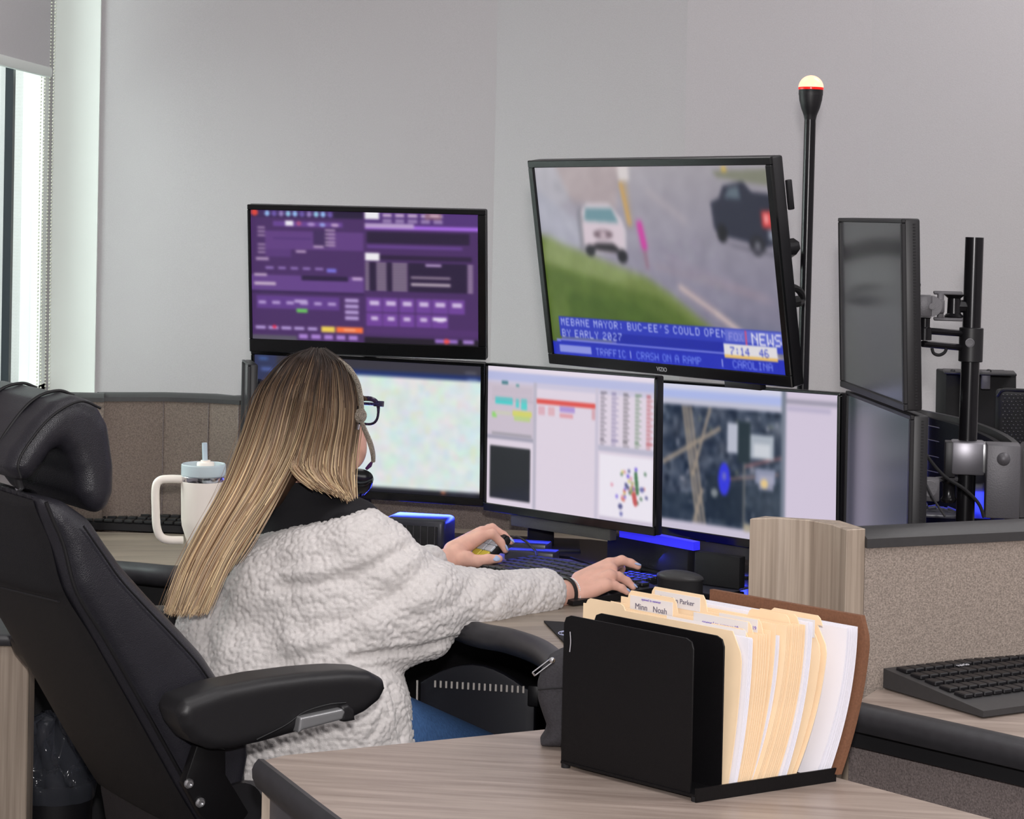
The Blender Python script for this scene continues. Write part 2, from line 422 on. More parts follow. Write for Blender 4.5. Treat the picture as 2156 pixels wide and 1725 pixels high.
# ------------------------------------------------------------------ the room
def struct(mb, name, mt, smooth=False): return tag(mb.build(name, mt, None, smooth), kind='structure')
WX = -1.163                       # left wall plane (window wall), its corner with the back wall at D 6.4
ZT, TH = 3.0, .12
cor = [(WX, 6.40), (P(1040, 400, 6.4)[0], 6.41), (P(1439, 400, 6.12)[0], 6.12), (P(1828, 400, 6.08)[0], 6.08), (3.6, 5.35)]
for i in range(4):
    (xa, ya), (xb, yb) = cor[i], cor[i + 1]
    nrm = unit((-(yb - ya), xb - xa, 0))
    a0, b0 = V(xa, ya, 0), V(xb, yb, 0)
    if i == 0: a0 = V(xa - .35, ya, 0)
    struct(MB().prism([a0, b0, b0 + V(0, 0, ZT), a0 + V(0, 0, ZT)], nrm * TH), 'wall_' + ['back', 'alcove', 'corner', 'right_back'][i], M_['wall'])
struct(MB().box((1.1, 2.2, -.05), np.eye(3), (2.7, 4.6, .05)), 'floor', M_['carpet'])
struct(MB().box((1.1, 2.2, ZT + .05), np.eye(3), (2.7, 4.6, .05)), 'ceiling', M_['ceiling'])
struct(MB().box((3.66, 1.7, ZT / 2), np.eye(3), (.06, 3.9, ZT / 2)), 'wall_right', M_['wall'])
struct(MB().box((1.1, -2.3, ZT / 2), np.eye(3), (2.7, .06, ZT / 2)), 'wall_front', M_['wall'])
# window wall: recess from y 4.7 to the corner, sill at .95, head at 2.75
wl = MB()
wl.box((WX - .075, 1.15, ZT / 2), np.eye(3), (.075, 3.45, ZT / 2))
wl.box((WX - .075, 5.5, .475), np.eye(3), (.075, .9, .475))
wl.box((WX - .075, 5.5, 2.875), np.eye(3), (.075, .9, .125))
struct(wl, 'wall_left', M_['wall'])
struct(MB().box((WX - .10, 5.5, .962), np.eye(3), (.12, .9, .012), .004), 'trim_1', M_['white_trim'])
struct(MB().box((WX - .065, 6.397, 1.9), np.eye(3), (.065, .008, .93)), 'trim_2', M_['white_trim'])   # the bright jamb beside the corner
# window: white frame, pane, dark mullion
wr = MB(); gx = WX - .17
for y0, y1 in ((6.31, 6.39), (4.6, 4.68)): wr.box((gx, (y0 + y1) / 2, 1.86), np.eye(3), (.03, (y1 - y0) / 2, .9))
for z0, z1 in ((.975, 1.03), (2.70, 2.75)): wr.box((gx, 5.5, (z0 + z1) / 2), np.eye(3), (.03, .89, (z1 - z0) / 2))
wf = struct(wr, 'window_1', M_['white_trim'])
MB().box((gx, 5.5, 1.865), np.eye(3), (.004, .83, .84)).build('pane', M_['glass'], wf, False)
MB().box((gx + .008, 5.985, 1.865), np.eye(3), (.012, .014, .84)).build('mullion', mat('dark_mullion', (22, 30, 38), .4), wf, False)
# roller blind inside the recess
bl = thing('roller_blind', (WX - .10, 5.4, 2.60), 'pale grey roller blind half drawn over the window', 'blind')
zb = P(60, 148, 6.1)[2]
MB().box((WX - .105, 5.43, (zb + 2.66) / 2), np.eye(3), (.0015, .78, (2.66 - zb) / 2)).build('blind_fabric', M_['shade'], bl, False)
MB().lathe((WX - .10, 4.65, 2.68), [(.03, 0), (.03, 1.56)], 20, (0, 1, 0)).build('roller_tube', M_['shade'], bl)
MB().box((WX - .105, 5.43, zb), np.eye(3), (.008, .785, .014), .006).build('hem_bar', M_['white_trim'], bl)
# bead chains hanging beside the blind
for (px, D, lab) in ((94, 6.27, 'beaded blind chain hanging nearest the window pane'), (112, 6.31, 'beaded blind chain hanging nearest the bright window jamb')):
    p0 = P(px, 60, D); c = MB(); x0, y0 = p0[0], p0[1]
    for s_ in (-1, 1):
        z = .98
        while z < 2.62:
            b = V(x0 + s_ * .0055 + .002 * math.sin(z * 3), y0, z); c.sphere(b, .0030, k=1); z += .0095
    o = c.build('blind_chain', M_['chain']); tag(o, lab, 'chain', 'bead chains by the window')

# ------------------------------------------------------------------ low panels and desks
ZP = 1.10
def panel(name, pts, z0, z1, th, mt, label, capm='cap', cap_h=.035, seams=()):
    """a low screen following the plan points, with a rounded cap"""
    pts = [np.asarray(p, float) for p in pts]; root = thing(name, (pts[0][0], pts[0][1], z0), label, 'partition')
    b = MB(); cp = MB()
    def offs(t):
        o = []
        for i, p in enumerate(pts):
            a = pts[max(i - 1, 0)]; c = pts[min(i + 1, len(pts) - 1)]; d = unit((c - a)[:2]); o.append(p[:2] + t * V(-d[1], d[0]))
        return o
    A, B = offs(0), offs(th)
    for i in range(len(pts) - 1):
        q = [V(*A[i], z0), V(*A[i + 1], z0), V(*B[i + 1], z0), V(*B[i], z0)]
        b.prism(q, V(0, 0, z1 - cap_h - z0))
    b.build('fabric_panel', mt, root, True, 30)
    A2, B2 = offs(-.006), offs(th + .006)
    n = len(pts); ring = []
    prof = [(0, 0), (0, cap_h * .55), (.22, cap_h * .95), (.5, cap_h), (.78, cap_h * .95), (1, cap_h * .55), (1, 0)]
    vs = [V(*(A2[i] * (1 - t) + B2[i] * t), z1 - cap_h + h) for i in range(n) for t, h in prof]; k = len(prof)
    fs = [(i * k + j, i * k + j + 1, (i + 1) * k + j + 1, (i + 1) * k + j) for i in range(n - 1) for j in range(k - 1)]
    fs += [tuple(range(k)), tuple((n - 1) * k + j for j in range(k))[::-1]]
    cp.add(np.array(vs), fs).build('cap_rail', M_[capm], root, True, 40)
    if seams:
        sm = MB()
        for t in seams:
            i = int(t); u = t - i; p = A[i] * (1 - u) + A[i + 1] * u
            d = unit(A[min(i + 1, n - 1)] - A[i]); sm.box(V(*p, (z0 + z1 - cap_h) / 2) , [V(*d, 0), V(-d[1], d[0], 0), ZA], (.0012, .002, (z1 - cap_h - z0) / 2))
        sm.build('panel_seam', M_['dark_fabric'], root, False)
    return root
# far partition behind the side desk and the monitors (taupe, faceted)
pp = [V(-1.10, 5.34, 0), V(-.95, 5.345, 0), V(*G(213, 829, ZP)[:2], 0), V(*G(345, 829, ZP)[:2], 0), V(*G(440, 832, ZP)[:2], 0), V(*G(503, 836, ZP)[:2], 0), V(-.40, 5.50, 0), V(.0, 5.52, 0), V(.55, 5.35, 0), V(1.02, 5.05, 0)]
panel('partition', pp, 0, ZP, .06, M_['far_fabric'], 'long low taupe fabric screen with black cap behind the far desk', cap_h=.018, seams=(3.0, 4.0, 5.0))

ZD = .78
def slab(poly, z, th): return [V(p[0], p[1], z) for p in poly], V(0, 0, -th)
def g2(x, y, z): return G(x, y, z)[:2]
# main curved console desk wrapping round the person
front = spline([V(*g2(205, 1178, ZD)), V(*g2(300, 1186, ZD)), V(*g2(380, 1192, ZD)), V(-.58, 4.90), V(-.42, 4.86), V(-.27, 4.74), V(-.17, 4.55), V(*g2(1000, 1308, ZD)), V(*g2(1080, 1325, ZD)), V(*g2(1150, 1350, ZD)), V(*g2(1195, 1388, ZD)), V(*g2(1225, 1440, ZD)), V(.16, 3.72), V(.27, 3.70), V(.385, 3.78)], 6)
front = [V(-1.12, 4.90)] + list(front)
back = [V(.40, 3.96), V(.62, 4.0), V(.86, 4.08), V(1.0, 4.9), V(.55, 5.33), V(0, 5.49), V(-.40, 5.47), V(-.64, 5.31), V(-1.12, 5.32)]
dk = thing('console_desk', (0, 4.9, 0), 'large curved dispatch desk with wood top and thick black edge under the monitors', 'desk')
poly, off = slab(list(front) + back, ZD, .028)
MB().prism(poly, off).build('desktop', M_['wood2'], dk, False)
e = MB(); fr = [V(p[0], p[1], ZD - .020) for p in front]
def band(pts, out, z1, z2, mb, side=1):
    """soft bullnose edge swept along pts; side sets which way is outward"""
    n = len(pts); prof = [(0, z1), (.45, z1 + .001), (.8, z1 - .006), (1, (z1 * .65 + z2 * .35)), (.95, (z1 + z2 * 2) / 3), (.6, z2), (-.1, z2)]
    vs = []
    for i, p in enumerate(pts):
        d = unit((pts[min(i + 1, n - 1)] - pts[max(i - 1, 0)])[:2]); nn = side * V(d[1], -d[0])
        for t, z in prof: vs.append(V(p[0] + nn[0] * t * out, p[1] + nn[1] * t * out, z))
    k = len(prof); fs = [(i * k + j, i * k + (j + 1) % k, (i + 1) * k + (j + 1) % k, (i + 1) * k + j) for i in range(n - 1) for j in range(k)]
    fs += [tuple(range(k)), tuple((n - 1) * k + j for j in range(k))[::-1]]
    return mb.add(np.array(vs), fs)
band(fr, .036, ZD + .001, ZD - .042, e, 1); e.build('rubber_edge', M_['edge'], dk, True, 50)
# modesty panels below the side desk and at the back
MB().prism([V(-1.1, 5.0, .02), V(-.62, 5.0, .02), V(-.62, 5.0, ZD - .06), V(-1.1, 5.0, ZD - .06)], V(0, .03, 0)).build('modesty_panel', M_['fabric'], dk, False)
MB().prism([V(-1.1, 4.94, ZD - .10), V(-.6, 4.94, ZD - .10), V(-.6, 4.94, ZD - .029), V(-1.1, 4.94, ZD - .029)], V(0, .05, 0)).build('support_beam', M_['steel'], dk, False)
# under-desk equipment bay: curved black steel front with a row of slots
bay = thing('equipment_cabinet', (.1, 4.9, 0), 'black steel equipment cabinet with a row of vent slots under the curved desk', 'cabinet')
bc = [V(-.40, 5.05), V(-.24, 4.97), V(-.02, 4.85), V(.16, 4.68), V(.30, 4.42), V(.36, 4.1), V(.40, 3.86)]
bs = spline(bc, 6); v = []; n = len(bs)
for p in bs: v += [V(p[0], p[1], .04), V(p[0], p[1], .665)]
for p in bs: v += [V(p[0] + .10, p[1] + .16, .04), V(p[0] + .10, p[1] + .16, .665)]
fs = [(2 * i, 2 * i + 2, 2 * i + 3, 2 * i + 1) for i in range(n - 1)] + [(2 * n + 2 * i + 1, 2 * n + 2 * i + 3, 2 * n + 2 * i + 2, 2 * n + 2 * i) for i in range(n - 1)]
fs += [(2 * i + 1, 2 * i + 3, 2 * n + 2 * i + 3, 2 * n + 2 * i + 1) for i in range(n - 1)] + [(0, 1, 2 * n + 1, 2 * n), (2 * n - 2, 4 * n - 2, 4 * n - 1, 2 * n - 1)]
MB().add(np.array(v), fs).build('curved_front', M_['steel'], bay, True, 40)
# slots sit on a flat access door in front of the curve
dA, dB = PL(884, 1470, (-.18, 4.80, 0), unit((.30, .95, 0))), PL(1125, 1480, (-.18, 4.80, 0), unit((.30, .95, 0)))
dn = unit(np.cross(dB - dA, ZA)); dx = unit(V(dB[0] - dA[0], dB[1] - dA[1], 0)); dn = unit(np.cross(ZA, dx)); dn = dn if dn[1] < 0 else -dn
A0 = V(dA[0], dA[1], .12); B0 = V(dB[0], dB[1], .12); top = P(1000, 1402, dA[1])[2]
arc = [A0 + (B0 - A0) * t + V(0, 0, (top - .17 + .055 * math.sin(math.pi * min(1, t * 1.05) * .9 + .15))) for t in np.linspace(0, 1, 12)]
adoor = MB().prism([A0, B0] + arc[::-1], -dn * .02, .003).build('access_door', mat('door_paint', (34, 34, 42), .5), bay, True, 30)
for i in range(17):
    c = PL(917 + i * 11.6, 1440 + i * .75, A0, dn) + dn * .002
    MB().box(c, [dx, dn, ZA], (.0022, .0015, .0075), .001).build('vent_slot', M_['slot'], adoor, False)
p1, p2 = PL(880, 1432, A0, dn), PL(880, 1488, A0, dn); MB().tube([p1 + dn * .004, p2 + dn * .004 - V(0, 0, .2)], .0022).build('door_edge', M_['slot'], adoor)
MB().box(PL(1128, 1462, A0, dn) + dn * .012, [dx, dn, ZA], (.012, .01, .022), .004).build('latch', M_['black'], adoor)

# foreground desk carrying the file sorter
ZF = .74
fl, fb = G(533, 1598, ZF), G(600, 1590, ZF); fb2 = G(1175, 1533, ZF); cornr = G(1324, 1520, ZF); rb = G(2100, 1727, ZF)
d1 = unit(fl - G(700, 1722, ZF)); fnear = fl - d1 * 1.25
fd = thing('file_desk', (.1, 3.0, 0), 'light wood desk in the foreground carrying the black file sorter', 'desk')
rb2 = cornr + unit(rb - cornr) * 1.5
pol = [fl + V(.012, -.012, 0), fb, fb2, cornr, rb2, V(rb2[0] - .1, fnear[1] - .2, ZF), fnear]
MB().prism(pol, V(0, 0, -.03), .002, 1).build('desktop', M_['wood'], fd, True, 30)
e = MB(); band([fl + V(.016, -.004, 0), fl * .8 + fnear * .2 + V(.010, 0, 0), fl * .4 + fnear * .6 + V(.008, 0, 0), fnear], .018, ZF + .001, ZF - .040, e, 1)
e.build('rubber_edge', M_['edge'], fd, True, 50)
lp = fl - d1 * .03 + V(.014, .0, 0)
MB().prism([V(lp[0], lp[1], 0), V(lp[0], lp[1], ZF - .03), V(*(fnear[:2] + V(.06, 0)), ZF - .03), V(*(fnear[:2] + V(.06, 0)), 0)], V(.03, .02, 0)).build('end_panel', M_['grey'], fd, False)
MB().box(V(lp[0] - .001, lp[1], (ZF - .03) / 2), np.eye(3), (.008, .006, (ZF - .03) / 2)).build('edge_strip', M_['woodv'], fd, False)

# right-hand partition with rounded wooden end
ZR = 1.045
pc, p0_, p2c = G(1790, 1120, ZR), G(1578, 1097, ZR), G(2156, 1103, ZR)
rd = unit(p2c - pc)
wend = [p0_, G(1640, 1096, ZR), G(1700, 1100, ZR), G(1750, 1109, ZR), G(1783, 1121, ZR), pc + V(0, 0, 0), pc + rd * .03]
bk = [pc + rd * .03 + V(-.03, .09, 0), p0_ + V(.03, .035, 0)]
wp = thing('wood_end_post', (pc[0], pc[1], 0), 'pale wood rounded end post of the right partition', 'post')
MB().prism([V(q[0], q[1], ZR + .004) for q in wend + bk], V(0, 0, -(ZR + .004)), .0015, 1).build('post_body', M_['woodv'], wp, True, 30)
panel('partition', [pc + rd * .03, pc + rd * .5, pc + rd * 1.1], 0, ZR, .075, M_['fabric'], 'low taupe fabric screen with dark cap on the right, joined to the wood post', cap_h=.028)
# right keyboard desk
r0, r1 = g2(1806, 1478, ZD), g2(2156, 1555, ZD); rdn = unit(r1 - r0); rin = V(-rdn[1], rdn[0]); rin = rin if rin[1] > 0 else -rin
rz = r0 + rdn * .85
rk = thing('keyboard_desk', (.8, 3.6, 0), 'wood desk with black rounded edge at the far right carrying a keyboard', 'desk')
bkp = [V(*(pc + rd * .95)[:2]) + V(.01, -.012), V(*(pc + rd * .055)[:2]) + V(.0, -.012)]
MB().prism([V(r0[0], r0[1], ZD), V(rz[0], rz[1], ZD), V(rz[0] + .4, rz[1] + .25, ZD)] + [V(q[0], q[1], ZD) for q in bkp], V(0, 0, -.028)).build('desktop', M_['wood'], rk, False)
e = MB(); band([V(*(r0 - rdn * .03), 0), V(*r0, 0), V(*((r0 + rz) / 2), 0), V(*rz, 0)], .030, ZD + .001, ZD - .044, e, 1)
e.build('rubber_edge', M_['edge'], rk, True, 50)
s0_, s1_ = r0 + rin * .02 - rdn * .06, rz + rin * .02
MB().prism([V(*(s0_), ZD - .080), V(*s1_, ZD - .080), V(*s1_, ZD - .03), V(*s0_, ZD - .03)], V(*(rin * .02), 0)).build('support_rail', M_['blackm'], rk, False)
# dark fabric screen below that desk
dp = thing('lower_screen', (s0_[0], s0_[1], 0), 'dark grey fabric screen below the right keyboard desk', 'partition')
s0_, s1_ = r0 + rin * .045 - rdn * .05, rz + rin * .045
MB().prism([V(*s0_, 0), V(*s1_, 0), V(*s1_, ZD - .06), V(*s0_, ZD - .06)], V(*(rin * .03), 0)).build('fabric_panel', M_['dark_fabric'], dp, False)

# black platform at the back of the console under the monitors
pf = [G(905, 1158, ZD), G(1000, 1160, ZD), G(1085, 1168, ZD), G(1200, 1178, ZD), G(1352, 1228, ZD), G(1400, 1290, ZD), G(1470, 1330, ZD), V(.52, 4.15, ZD), V(.86, 4.5, ZD), V(.6, 5.05, ZD), V(.2, 5.32, ZD), V(-.25, 5.40, ZD)]
o = MB().prism([q + V(0, 0, .006) for q in pf], V(0, 0, -.0055), .001, 1).build('rear_platform', M_['bezel'], None, True, 30); tag(o, 'glossy black flat platform at the back of the console below the monitors', 'platform')
# ------------------------------------------------------------------ screens: painted pixel grids (the picture a screen shows)
FONT = dict(A='0E11111F111111', B='1E11111E11111E', C='0E11101010110E', D='1E11111111111E', E='1F10101E10101F', F='1F10101E101010', G='0E11101711110E', H='1111111F111111', I='0E04040404040E', L='1010101010101F', M='111B1515111111', N='11191513111111', O='0E11111111110E', P='1E11111E101010', R='1E11111E141211', S='0F10100E01011E', T='1F040404040404', U='1111111111110E', V='11111111110A04', W='11111115151B11', Y='11110A04040404', X='110A0404040A11')
FONT.update({'0': '0E11131519110E', '1': '040C040404040E', '2': '0E11010608101F', '4': '02060A121F0202', '6': '0E10101E11110E', '7': '1F010204080808', '8': '0E11110E11110E', '9': '0E11110F01010E', ':': '00040400040400', '-': '0000001F000000', "'": '04040800000000', '|': '04040404040404'})
class Pic:
    def __init__(s, w, h, c): s.w, s.h = w, h; s.a = np.empty((h, w, 3)); s.a[:] = c
    def r(s, x0, y0, x1, y1, c, al=1.0):
        X0, X1 = int(round(x0 * s.w)), max(int(round(x1 * s.w)), int(round(x0 * s.w)) + 1); Y0, Y1 = int(round(y0 * s.h)), max(int(round(y1 * s.h)), int(round(y0 * s.h)) + 1)
        q = s.a[max(Y0, 0):Y1, max(X0, 0):X1]; q[:] = q * (1 - al) + np.array(c, float) * al; return s
    def poly(s, pts, c, al=1.0):
        yy, xx = np.mgrid[0:s.h, 0:s.w]; xx = (xx + .5) / s.w; yy = (yy + .5) / s.h; ins = np.zeros(xx.shape, bool); j = len(pts) - 1
        for i in range(len(pts)):
            (xi, yi), (xj, yj) = pts[i], pts[j]
            ins ^= ((yi > yy) != (yj > yy)) & (xx < (xj - xi) * (yy - yi) / (yj - yi + 1e-12) + xi); j = i
        s.a[ins] = s.a[ins] * (1 - al) + np.array(c, float) * al; return s
    def e(s, x, y, rx, ry, c, al=1.0):
        yy, xx = np.mgrid[0:s.h, 0:s.w]; k = ((xx + .5) / s.w - x) ** 2 / rx ** 2 + ((yy + .5) / s.h - y) ** 2 / ry ** 2 < 1
        s.a[k] = s.a[k] * (1 - al) + np.array(c, float) * al; return s
    def ln(s, x0, y0, x1, y1, wd, c, al=1.0):
        d = np.hypot((x1 - x0) * s.w, (y1 - y0) * s.h); nx, ny = -(y1 - y0) * s.h / d * wd, (x1 - x0) * s.w / d * wd
        return s.poly([(x0 + nx / s.w * 1, y0 + ny / s.h), (x1 + nx / s.w, y1 + ny / s.h), (x1 - nx / s.w, y1 - ny / s.h), (x0 - nx / s.w, y0 - ny / s.h)], c, al)
    def t(s, x, y, txt, c, sc=1, sp=6):
        X = int(x * s.w); Y = int(y * s.h)
        for ch in txt:
            g = FONT.get(ch)
            if g:
                for r in range(7):
                    b = int(g[2 * r:2 * r + 2], 16)
                    for q in range(5):
                        if b >> (4 - q) & 1: s.a[Y + r * sc:Y + r * sc + sc, X + q * sc:X + q * sc + sc] = c
            X += sp * sc if ch != ' ' else 4 * sc
        return s
    def noise(s, sc, amt, box=(0, 0, 1, 1), tint=None, seed=1):
        g = np.random.default_rng(seed); X0, X1 = int(box[0] * s.w), int(box[2] * s.w); Y0, Y1 = int(box[1] * s.h), int(box[3] * s.h)
        h_, w_ = Y1 - Y0, X1 - X0; n = g.normal(0, 1, (h_ // sc + 2, w_ // sc + 2, 3 if tint is None else 1))
        yy = np.linspace(0, n.shape[0] - 1.001, h_); xx = np.linspace(0, n.shape[1] - 1.001, w_); y0 = yy.astype(int); x0 = xx.astype(int); fy = (yy - y0)[:, None, None]; fx = (xx - x0)[None, :, None]
        m = (n[y0][:, x0] * (1 - fy) * (1 - fx) + n[y0 + 1][:, x0] * fy * (1 - fx) + n[y0][:, x0 + 1] * (1 - fy) * fx + n[y0 + 1][:, x0 + 1] * fy * fx)
        s.a[Y0:Y1, X0:X1] += m * (amt if tint is None else np.array(tint) * amt); return s
    def blur(s, r, n=2):
        for _ in range(n):
            for ax in (0, 1):
                p = np.pad(s.a, [(r, r) if i == ax else (0, 0) for i in range(3)], mode='edge'); c = np.cumsum(p, axis=ax)
                c = np.concatenate([np.zeros_like(np.take(c, [0], ax)), c], ax); L = s.a.shape[ax]
                s.a = (np.take(c, range(2 * r + 1, 2 * r + 1 + L), ax) - np.take(c, range(0, L), ax)) / (2 * r + 1)
        return s
def rotm(yaw, tilt, roll):
    cy, sy = math.cos(yaw), math.sin(yaw); Z = np.array([[cy, -sy, 0], [sy, cy, 0], [0, 0, 1]])
    ct, st = math.cos(tilt), math.sin(tilt); X = np.array([[1, 0, 0], [0, ct, -st], [0, st, ct]])
    cr, sr = math.cos(roll), math.sin(roll); Y = np.array([[cr, 0, sr], [0, 1, 0], [-sr, 0, cr]])
    return Z @ X @ Y
M_['screen'] = vcol_mat('lit_screen', .5, .92, .15)
M_['screen_dim'] = vcol_mat('dark_screen', .22, .55, .5)
def monitor(pos, ang, W, H, pic, label, bez=(.012, .012, .012, .016), th=.032, cat='monitor', name='monitor', group=None, mt='bezel', smat='screen', vents=False, base=False, shell=.016):
    """bez: left, right, top, bottom"""
    R_ = rotm(*[math.radians(a) for a in ang]); X, Y, Z = R_[:, 0], R_[:, 1], R_[:, 2]; pos = np.array(pos, float)
    root = thing(name, pos - Z * H / 2, label, cat, group)
    MB().box(pos + Y * th * .30, [X, Y, Z], (W / 2, th * .30, H / 2), .004, 2).build('casing', M_['black'], root, True)
    b = MB(); b.box(pos + Y * (th * .6 + shell * .75), [X, Y, Z], (W * .36, shell, H * .36), .012, 2)
    b.box(pos + Y * (th * .6 + shell * 1.8), [X, Y, Z], (.06, shell * .5, .06), .003).build('back_shell', M_['black'], root, True)
    l, r, t, bt = bez; fr = MB()
    for (x0, x1, z0, z1) in ((-W / 2, W / 2, H / 2 - t, H / 2), (-W / 2, W / 2, -H / 2, -H / 2 + bt), (-W / 2, -W / 2 + l, -H / 2 + bt, H / 2 - t), (W / 2 - r, W / 2, -H / 2 + bt, H / 2 - t)):
        fr.box(pos + X * (x0 + x1) / 2 + Z * (z0 + z1) / 2 - Y * .002, [X, Y, Z], ((x1 - x0) / 2, .004, (z1 - z0) / 2), .0015, 1)
    fr.build('screen_frame', M_[mt], root, True)
    if vents:
        vb = MB()
        for i in range(60): vb.box(pos + X * (W / 2 + .0003) + Y * th * .36 + Z * (-H / 2 + .01 + (H - .02) * i / 59), [X, Y, Z], (.0006, .0022, .0012))
        vb.build('vent_row', M_['blackm'], root, False)
    h_, w_ = pic.a.shape[:2]; xs = np.linspace(-W / 2 + l, W / 2 - r, w_); zs = np.linspace(H / 2 - t, -H / 2 + bt, h_)
    g = pos + xs[None, :, None] * X + zs[:, None, None] * Z - Y * .0005
    i = np.arange((h_ - 1) * w_).reshape(h_ - 1, w_)[:, :-1].ravel(); f = np.stack([i, i + w_, i + w_ + 1, i + 1], 1)
    link('screen', g.reshape(-1, 3), f, M_[smat], root, True, lin(np.clip(pic.a, 1.1, 255)).reshape(-1, 3))
    return root, pos, X, Y, Z

# --- upper left: purple dispatch board
p = Pic(330, 200, (74, 44, 100))
p.r(0, 0, .5, .055, (38, 24, 58)).r(.0, .0, .37, .05, (62, 38, 92)).e(.018, .022, .016, .026, (220, 70, 60))
for i in range(10): p.e(.075 + i * .031, .028, .011, .022, [(150, 190, 240), (110, 90, 170), (150, 130, 190), (150, 200, 230)][i % 4])
p.r(.10, .085, .41, .125, (104, 66, 146)).r(.155, .08, .19, .118, (240, 236, 246)).e(.215, .1, .011, .018, (170, 80, 130)).e(.27, .105, .018, .014, (170, 140, 200)).e(.32, .107, .013, .016, (150, 160, 225)).e(.375, .107, .018, .014, (190, 160, 200))
p.r(.065, .16, .5, .30, (98, 62, 130)).r(.065, .30, .18, .36, (90, 56, 122)).r(.28, .15, .345, .28, (66, 42, 92)).r(.1, .21, .27, .225, (84, 52, 120))
for y in (.13, .16, .19, .26, .29, .32): p.r(.03, y, .065, y + .014, (160, 134, 172))
for y in (.14, .17, .20, .23, .255): p.r(.33, y, .375, y + .014, (176, 150, 184))
p.r(.28, .265, .325, .285, (176, 150, 186)).r(.2, .305, .245, .325, (176, 150, 186)).r(.02, .365, .08, .39, (166, 140, 178))
for i in range(5): p.r(.065 + i * .055, .435, .10 + i * .055, .455, (140, 112, 178))
p.r(.335, .44, .38, .47, (120, 112, 214)).r(.0, .50, .5, .62, (102, 66, 138)).r(.225, .50, .43, .535, (42, 24, 62)).r(.45, .50, .495, .525, (190, 160, 206)).r(.012, .49, .07, .51, (190, 166, 196)).r(.012, .555, .11, .58, (196, 174, 200))
p.r(.0, .62, .5, .64, (56, 32, 80)).r(.02, .66, .39, .76, (98, 60, 140))
for i in range(6): p.r(.03 + i * .062, .70, .065 + i * .062, .725, (176, 150, 206))
p.r(.19, .685, .25, .71, (186, 162, 214)).r(.2, .755, .25, .785, (106, 196, 96))
for i in range(4): p.r(.415, .665 + i * .045, .475, .695 + i * .045, (176, 152, 206))
for i in range(5): p.r(.015 + i * .058, .895, .06 + i * .058, .918, (176, 152, 210))
p.e(.10, .9, .008, .014, (240, 40, 80)).r(.31, .885, .37, .93, (240, 208, 88)).r(.375, .885, .495, .93, (250, 116, 60)).r(.41, .90, .46, .915, (252, 170, 130))
p.r(0, .965, .2, 1, (90, 84, 100))
for i in range(5): p.r(.21 + i * .055, .95, .25 + i * .055, .985, (170, 130, 210))
p.r(.505, 0, 1, .12, (82, 50, 120)).r(.505, .0, .57, .055, (244, 242, 246))
for i in range(5): p.r(.585 + i * .055, .01, .625 + i * .055, .035, (196, 170, 206)).r(.585 + i * .055, .05, .625 + i * .055, .08, (150, 124, 176))
p.r(.77, .0, .84, .05, (140, 96, 110), .7).r(.79, .01, .83, .03, (214, 180, 196)).r(.505, .10, 1, .13, (164, 104, 224)).r(.505, .085, .72, .12, (186, 160, 206)).r(.515, .15, .96, .235, (40, 24, 56)).r(.515, .25, .93, .275, (100, 64, 140))
p.r(.505, .31, .57, .37, (244, 242, 246)).r(.57, .325, .97, .36, (44, 26, 60)).r(.505, .38, .95, .60, (40, 24, 58))
for x0, x1 in ((.505, .525), (.555, .60), (.625, .69), (.95, .975)):
    for i in range(11): p.r(x0, .385 + i * .02, x1, .397 + i * .02, (196, 178, 196))
p.r(.77, .385, .84, .405, (176, 150, 196)).r(.705, .48, .88, .50, (136, 120, 140)).r(.705, .53, .88, .555, (170, 156, 170)).r(.69, .38, .69, .6, (70, 40, 90))
for i in range(6): p.r(.51 + i * .072, .65, .578 + i * .072, .76, (112, 66, 154)).r(.525 + i * .072, .675, .566 + i * .072, .71, (206, 184, 224))
for i in range(5): p.r(.51 + i * .072, .77, .578 + i * .072, .87, (114, 66, 156)).r(.53 + i * .072, .795, .56 + i * .072, .825, (206, 184, 224))
p.r(.80, .79, .86, .815, (236, 226, 244)).r(.505, .88, 1, .93, (82, 48, 110)).r(.5, .955, 1, 1, (30, 20, 36)).r(.81, .955, .91, .985, (150, 110, 196)).r(.93, .955, .98, .985, (160, 124, 200)).e(.86, .97, .013, .022, (232, 80, 84))
p.blur(1, 4)
purple = monitor((-.3278, 5.1588, 1.3858), (-12.05, 6.27, 0), .557, .340, p, 'upper left monitor with a purple dispatch board on screen', (.007, .018, .012, .03))
# --- lower left: pale map
p = Pic(300, 180, (222, 234, 232)); p.noise(9, 5).noise(22, 5, tint=(-1.2, .3, -.2)).noise(5, 2)
p.r(0, 0, 1, .08, (58, 56, 66)).r(0, .08, 1, .115, (30, 50, 112)).r(0, 0, .10, 1, (52, 58, 92)).r(.02, .02, .06, .04, (70, 110, 180)).r(.03, .1, .08, .12, (90, 110, 180)).r(.93, .05, .98, .065, (96, 96, 110)).r(.94, .1, .985, .11, (120, 140, 190))
g = np.random.default_rng(3)
for _ in range(90): p.e(g.uniform(.12, 1), g.uniform(.14, .96), g.uniform(.004, .02), g.uniform(.006, .05), [(236, 220, 224), (228, 232, 206), (206, 224, 236), (236, 238, 240)][_ % 4], .5)
p.r(0, .962, 1, 1, (24, 24, 32)).r(.83, .966, .845, .985, (240, 130, 80))
for i in range(9): p.r(.86 + i * .014, .975, .868 + i * .014, .986, (120, 130, 170))
p.blur(2, 2)
m1 = monitor((-.3247, 5.2439, 1.0444), (-11.68, 7.6, 1.0), .555, .335, p, "lower left monitor with a pale green map, partly hidden by long hair", (.008, .010, .008, .018))
